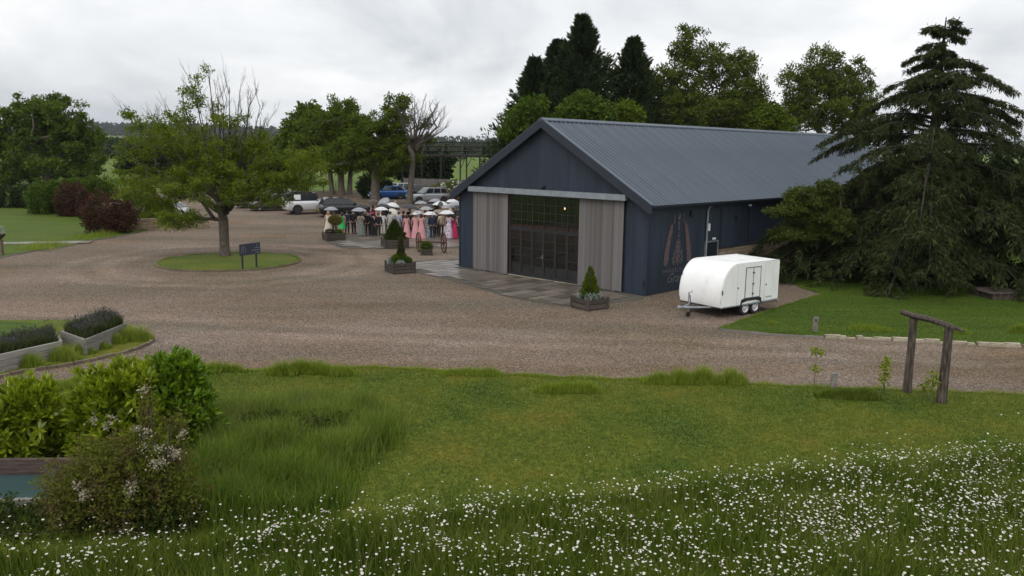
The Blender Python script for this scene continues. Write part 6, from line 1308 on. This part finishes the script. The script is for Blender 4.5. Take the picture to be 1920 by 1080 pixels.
P('man in black suit under the big black umbrella', 768, 434, PI, ('suit', cb, cb), HB_, up=True)
P('man in charcoal suit under the small black umbrella', 722, 430, PI, ('suit', ck, ck), HB_, up=True)
P('woman in maroon dress behind the pink dresses', 798, 436, PI, ('long', cma), HD, up=True)
P('man in white shirt between the black and clear umbrellas', 783, 432, PI, ('suit', cw_, cb), HB_)
P('person in navy coat under the dark umbrella', 811, 430, PI, ('suit', cn_, cn_), HG, up=True)
P('person in brown coat under the white and green umbrella', 826, 431, PI, ('suit', cbr, cbr), HL, up=True)
P('person in charcoal coat right of the white and green umbrella', 838, 433, PI, ('suit', ck, ck), HG, up=True)
P('person in black suit under the clear umbrella by the barn', 850, 435, PI, ('suit', cb, cb), HB_, up=True)
P('woman in cream dress behind the beige jacketed man', 832, 437, .1, ('long', ccm), HL, up=True)
P('man in black suit behind the pink dressed three', 772, 441, .1, ('suit', cb, cb), HB_)
P('woman in dark teal dress between lilac grey suit and pink dress', 757, 438, .1, ('long', cn_), HD)
# umbrella materials
uw = M('umbrella_white', (.74, .74, .75), rough=.5, trans=.25); uk = M('umbrella_black', (.016, .016, .018), rough=.5); ugn = M('umbrella_green', (.012, .04, .035), rough=.5); ubr = M('umbrella_brown', (.05, .035, .025), rough=.5); uiv = M('umbrella_ivory', (.62, .60, .54), rough=.5, trans=.25); uta = M('umbrella_taupe', (.26, .20, .17), rough=.5, trans=.2); ugy = M('umbrella_grey', (.30, .30, .33), rough=.4, trans=.2)
ucl = M('umbrella_clear', (.55, .57, .62), rough=.12, alpha=.42, spec=.6)
Yr = G(720, 444).y
U = umbrella
U('clear umbrella above the far timber planter', 621, 397, G(621, 439).y, ucl, .46)
U('pale grey umbrella over the sage floral dress', 673, 399, G(676, 442).y, ugy, .48)
U('brown umbrella over the person in maroon', 700, 382, G(701, 424).y, ubr, .40)
U('clear umbrella tilted sideways behind the crowd', 718, 383, G(718, 417).y, ucl, .50, (.5, -.6))
U('small black umbrella behind the white umbrella', 720, 392, G(722, 430).y, uk, .56, (0, .25))
U('white umbrella over the woman in white', 715, 397, G(718, 441).y, uw, .44)
U('ivory umbrella tilted behind the pale grey suit', 740, 402, G(740, 437).y, uiv, .40, (.3, .5))
U('big black umbrella in the middle of the crowd', 768, 394, G(768, 434).y, uk, .68, (0, .12))
U('clear domed umbrella behind the pink dresses', 799, 396, G(798, 436).y, ucl, .46)
U('clear umbrella just above the white hatted woman', 783, 404, G(780, 446).y, ucl, .44)
U('white umbrella above the teal floral dress', 806, 406, G(803, 446).y, uw, .42)
U('dark umbrella left of the white and green umbrella', 811, 391, G(811, 430).y, uk, .55)
U('large white umbrella with dark green panels', 826, 387, G(826, 431).y, [uw, uw, ugn], .55)
U('taupe umbrella below the white and green umbrella', 825, 403, G(830, 437).y, uta, .50, (.2, .1))
U('clear grey umbrella right of the white and green one', 841, 392, G(838, 433).y, ucl, .52)
U('clear umbrella next to the barn corner', 855, 387, G(850, 435).y, ucl, .55)
U('white umbrella above the lilac floral dress', 838, 404, G(842, 446).y, uw, .48)
P('man in grey suit behind the pale grey suited man', 738, 433, PI, ('suit', cg, ck), HB_, up=True)
P('woman in crimson dress deep inside the crowd', 789, 428, PI, ('long', ccr), HD, up=True)
P('man in black suit far behind the white and green umbrella', 818, 424, PI, ('suit', cb, cb), HB_, up=True)
P('woman in cream coat at the back by the barn corner', 845, 426, PI, ('suit', ccm, cb), HL, up=True)
P('man in charcoal suit in the back row near the barn', 857, 428, PI, ('suit', ck, ck), HG, up=True)
P('person in black coat between sage dress and bald man', 684, 436, PI, ('suit', cb, cb), HG)
U('white umbrella at the back beside the black umbrella', 738, 389, G(738, 433).y, uw, .42, (.2, .2))
U('clear umbrella behind the big black umbrella', 789, 385, G(789, 428).y, ucl, .46)
U('pale grey umbrella behind the white and green umbrella', 816, 381, G(818, 424).y, ugy, .46)
U('white umbrella in the back row near the barn corner', 848, 382, G(845, 426).y, uw, .46)
U('black umbrella touching the barn corner', 858, 394, G(857, 432).y, uk, .46)
for o in [o for o in COL.objects if o.get('label', '') == 'large white umbrella with dark green panels']:
    for c_ in o.children:
        if c_.name.startswith('canopy'):
            for i_, p_ in enumerate(c_.data.polygons): a_ = math.atan2(p_.center.y, p_.center.x); p_.material_index = 2 if int((a_+PI)/(PI/4)) in (1, 5) else 0

# ================================================================== HAZE
hz_m = bpy.data.materials.new('haze_air'); hz_m.use_nodes = True; hn = hz_m.node_tree.nodes; hn.clear()
ho = hn.new('ShaderNodeOutputMaterial'); hv = hn.new('ShaderNodeVolumePrincipled'); hv.inputs['Color'].default_value = (.80, .87, .97, 1); hv.inputs['Density'].default_value = .00009; hv.inputs['Anisotropy'].default_value = .0
hz_m.node_tree.links.new(hv.outputs[0], ho.inputs['Volume'])
tag(MB().box(-4600, 4600, -320, 6100, -4, 130).build('haze', hz_m), 'pale haze over the far fields', 'haze', kind='stuff')
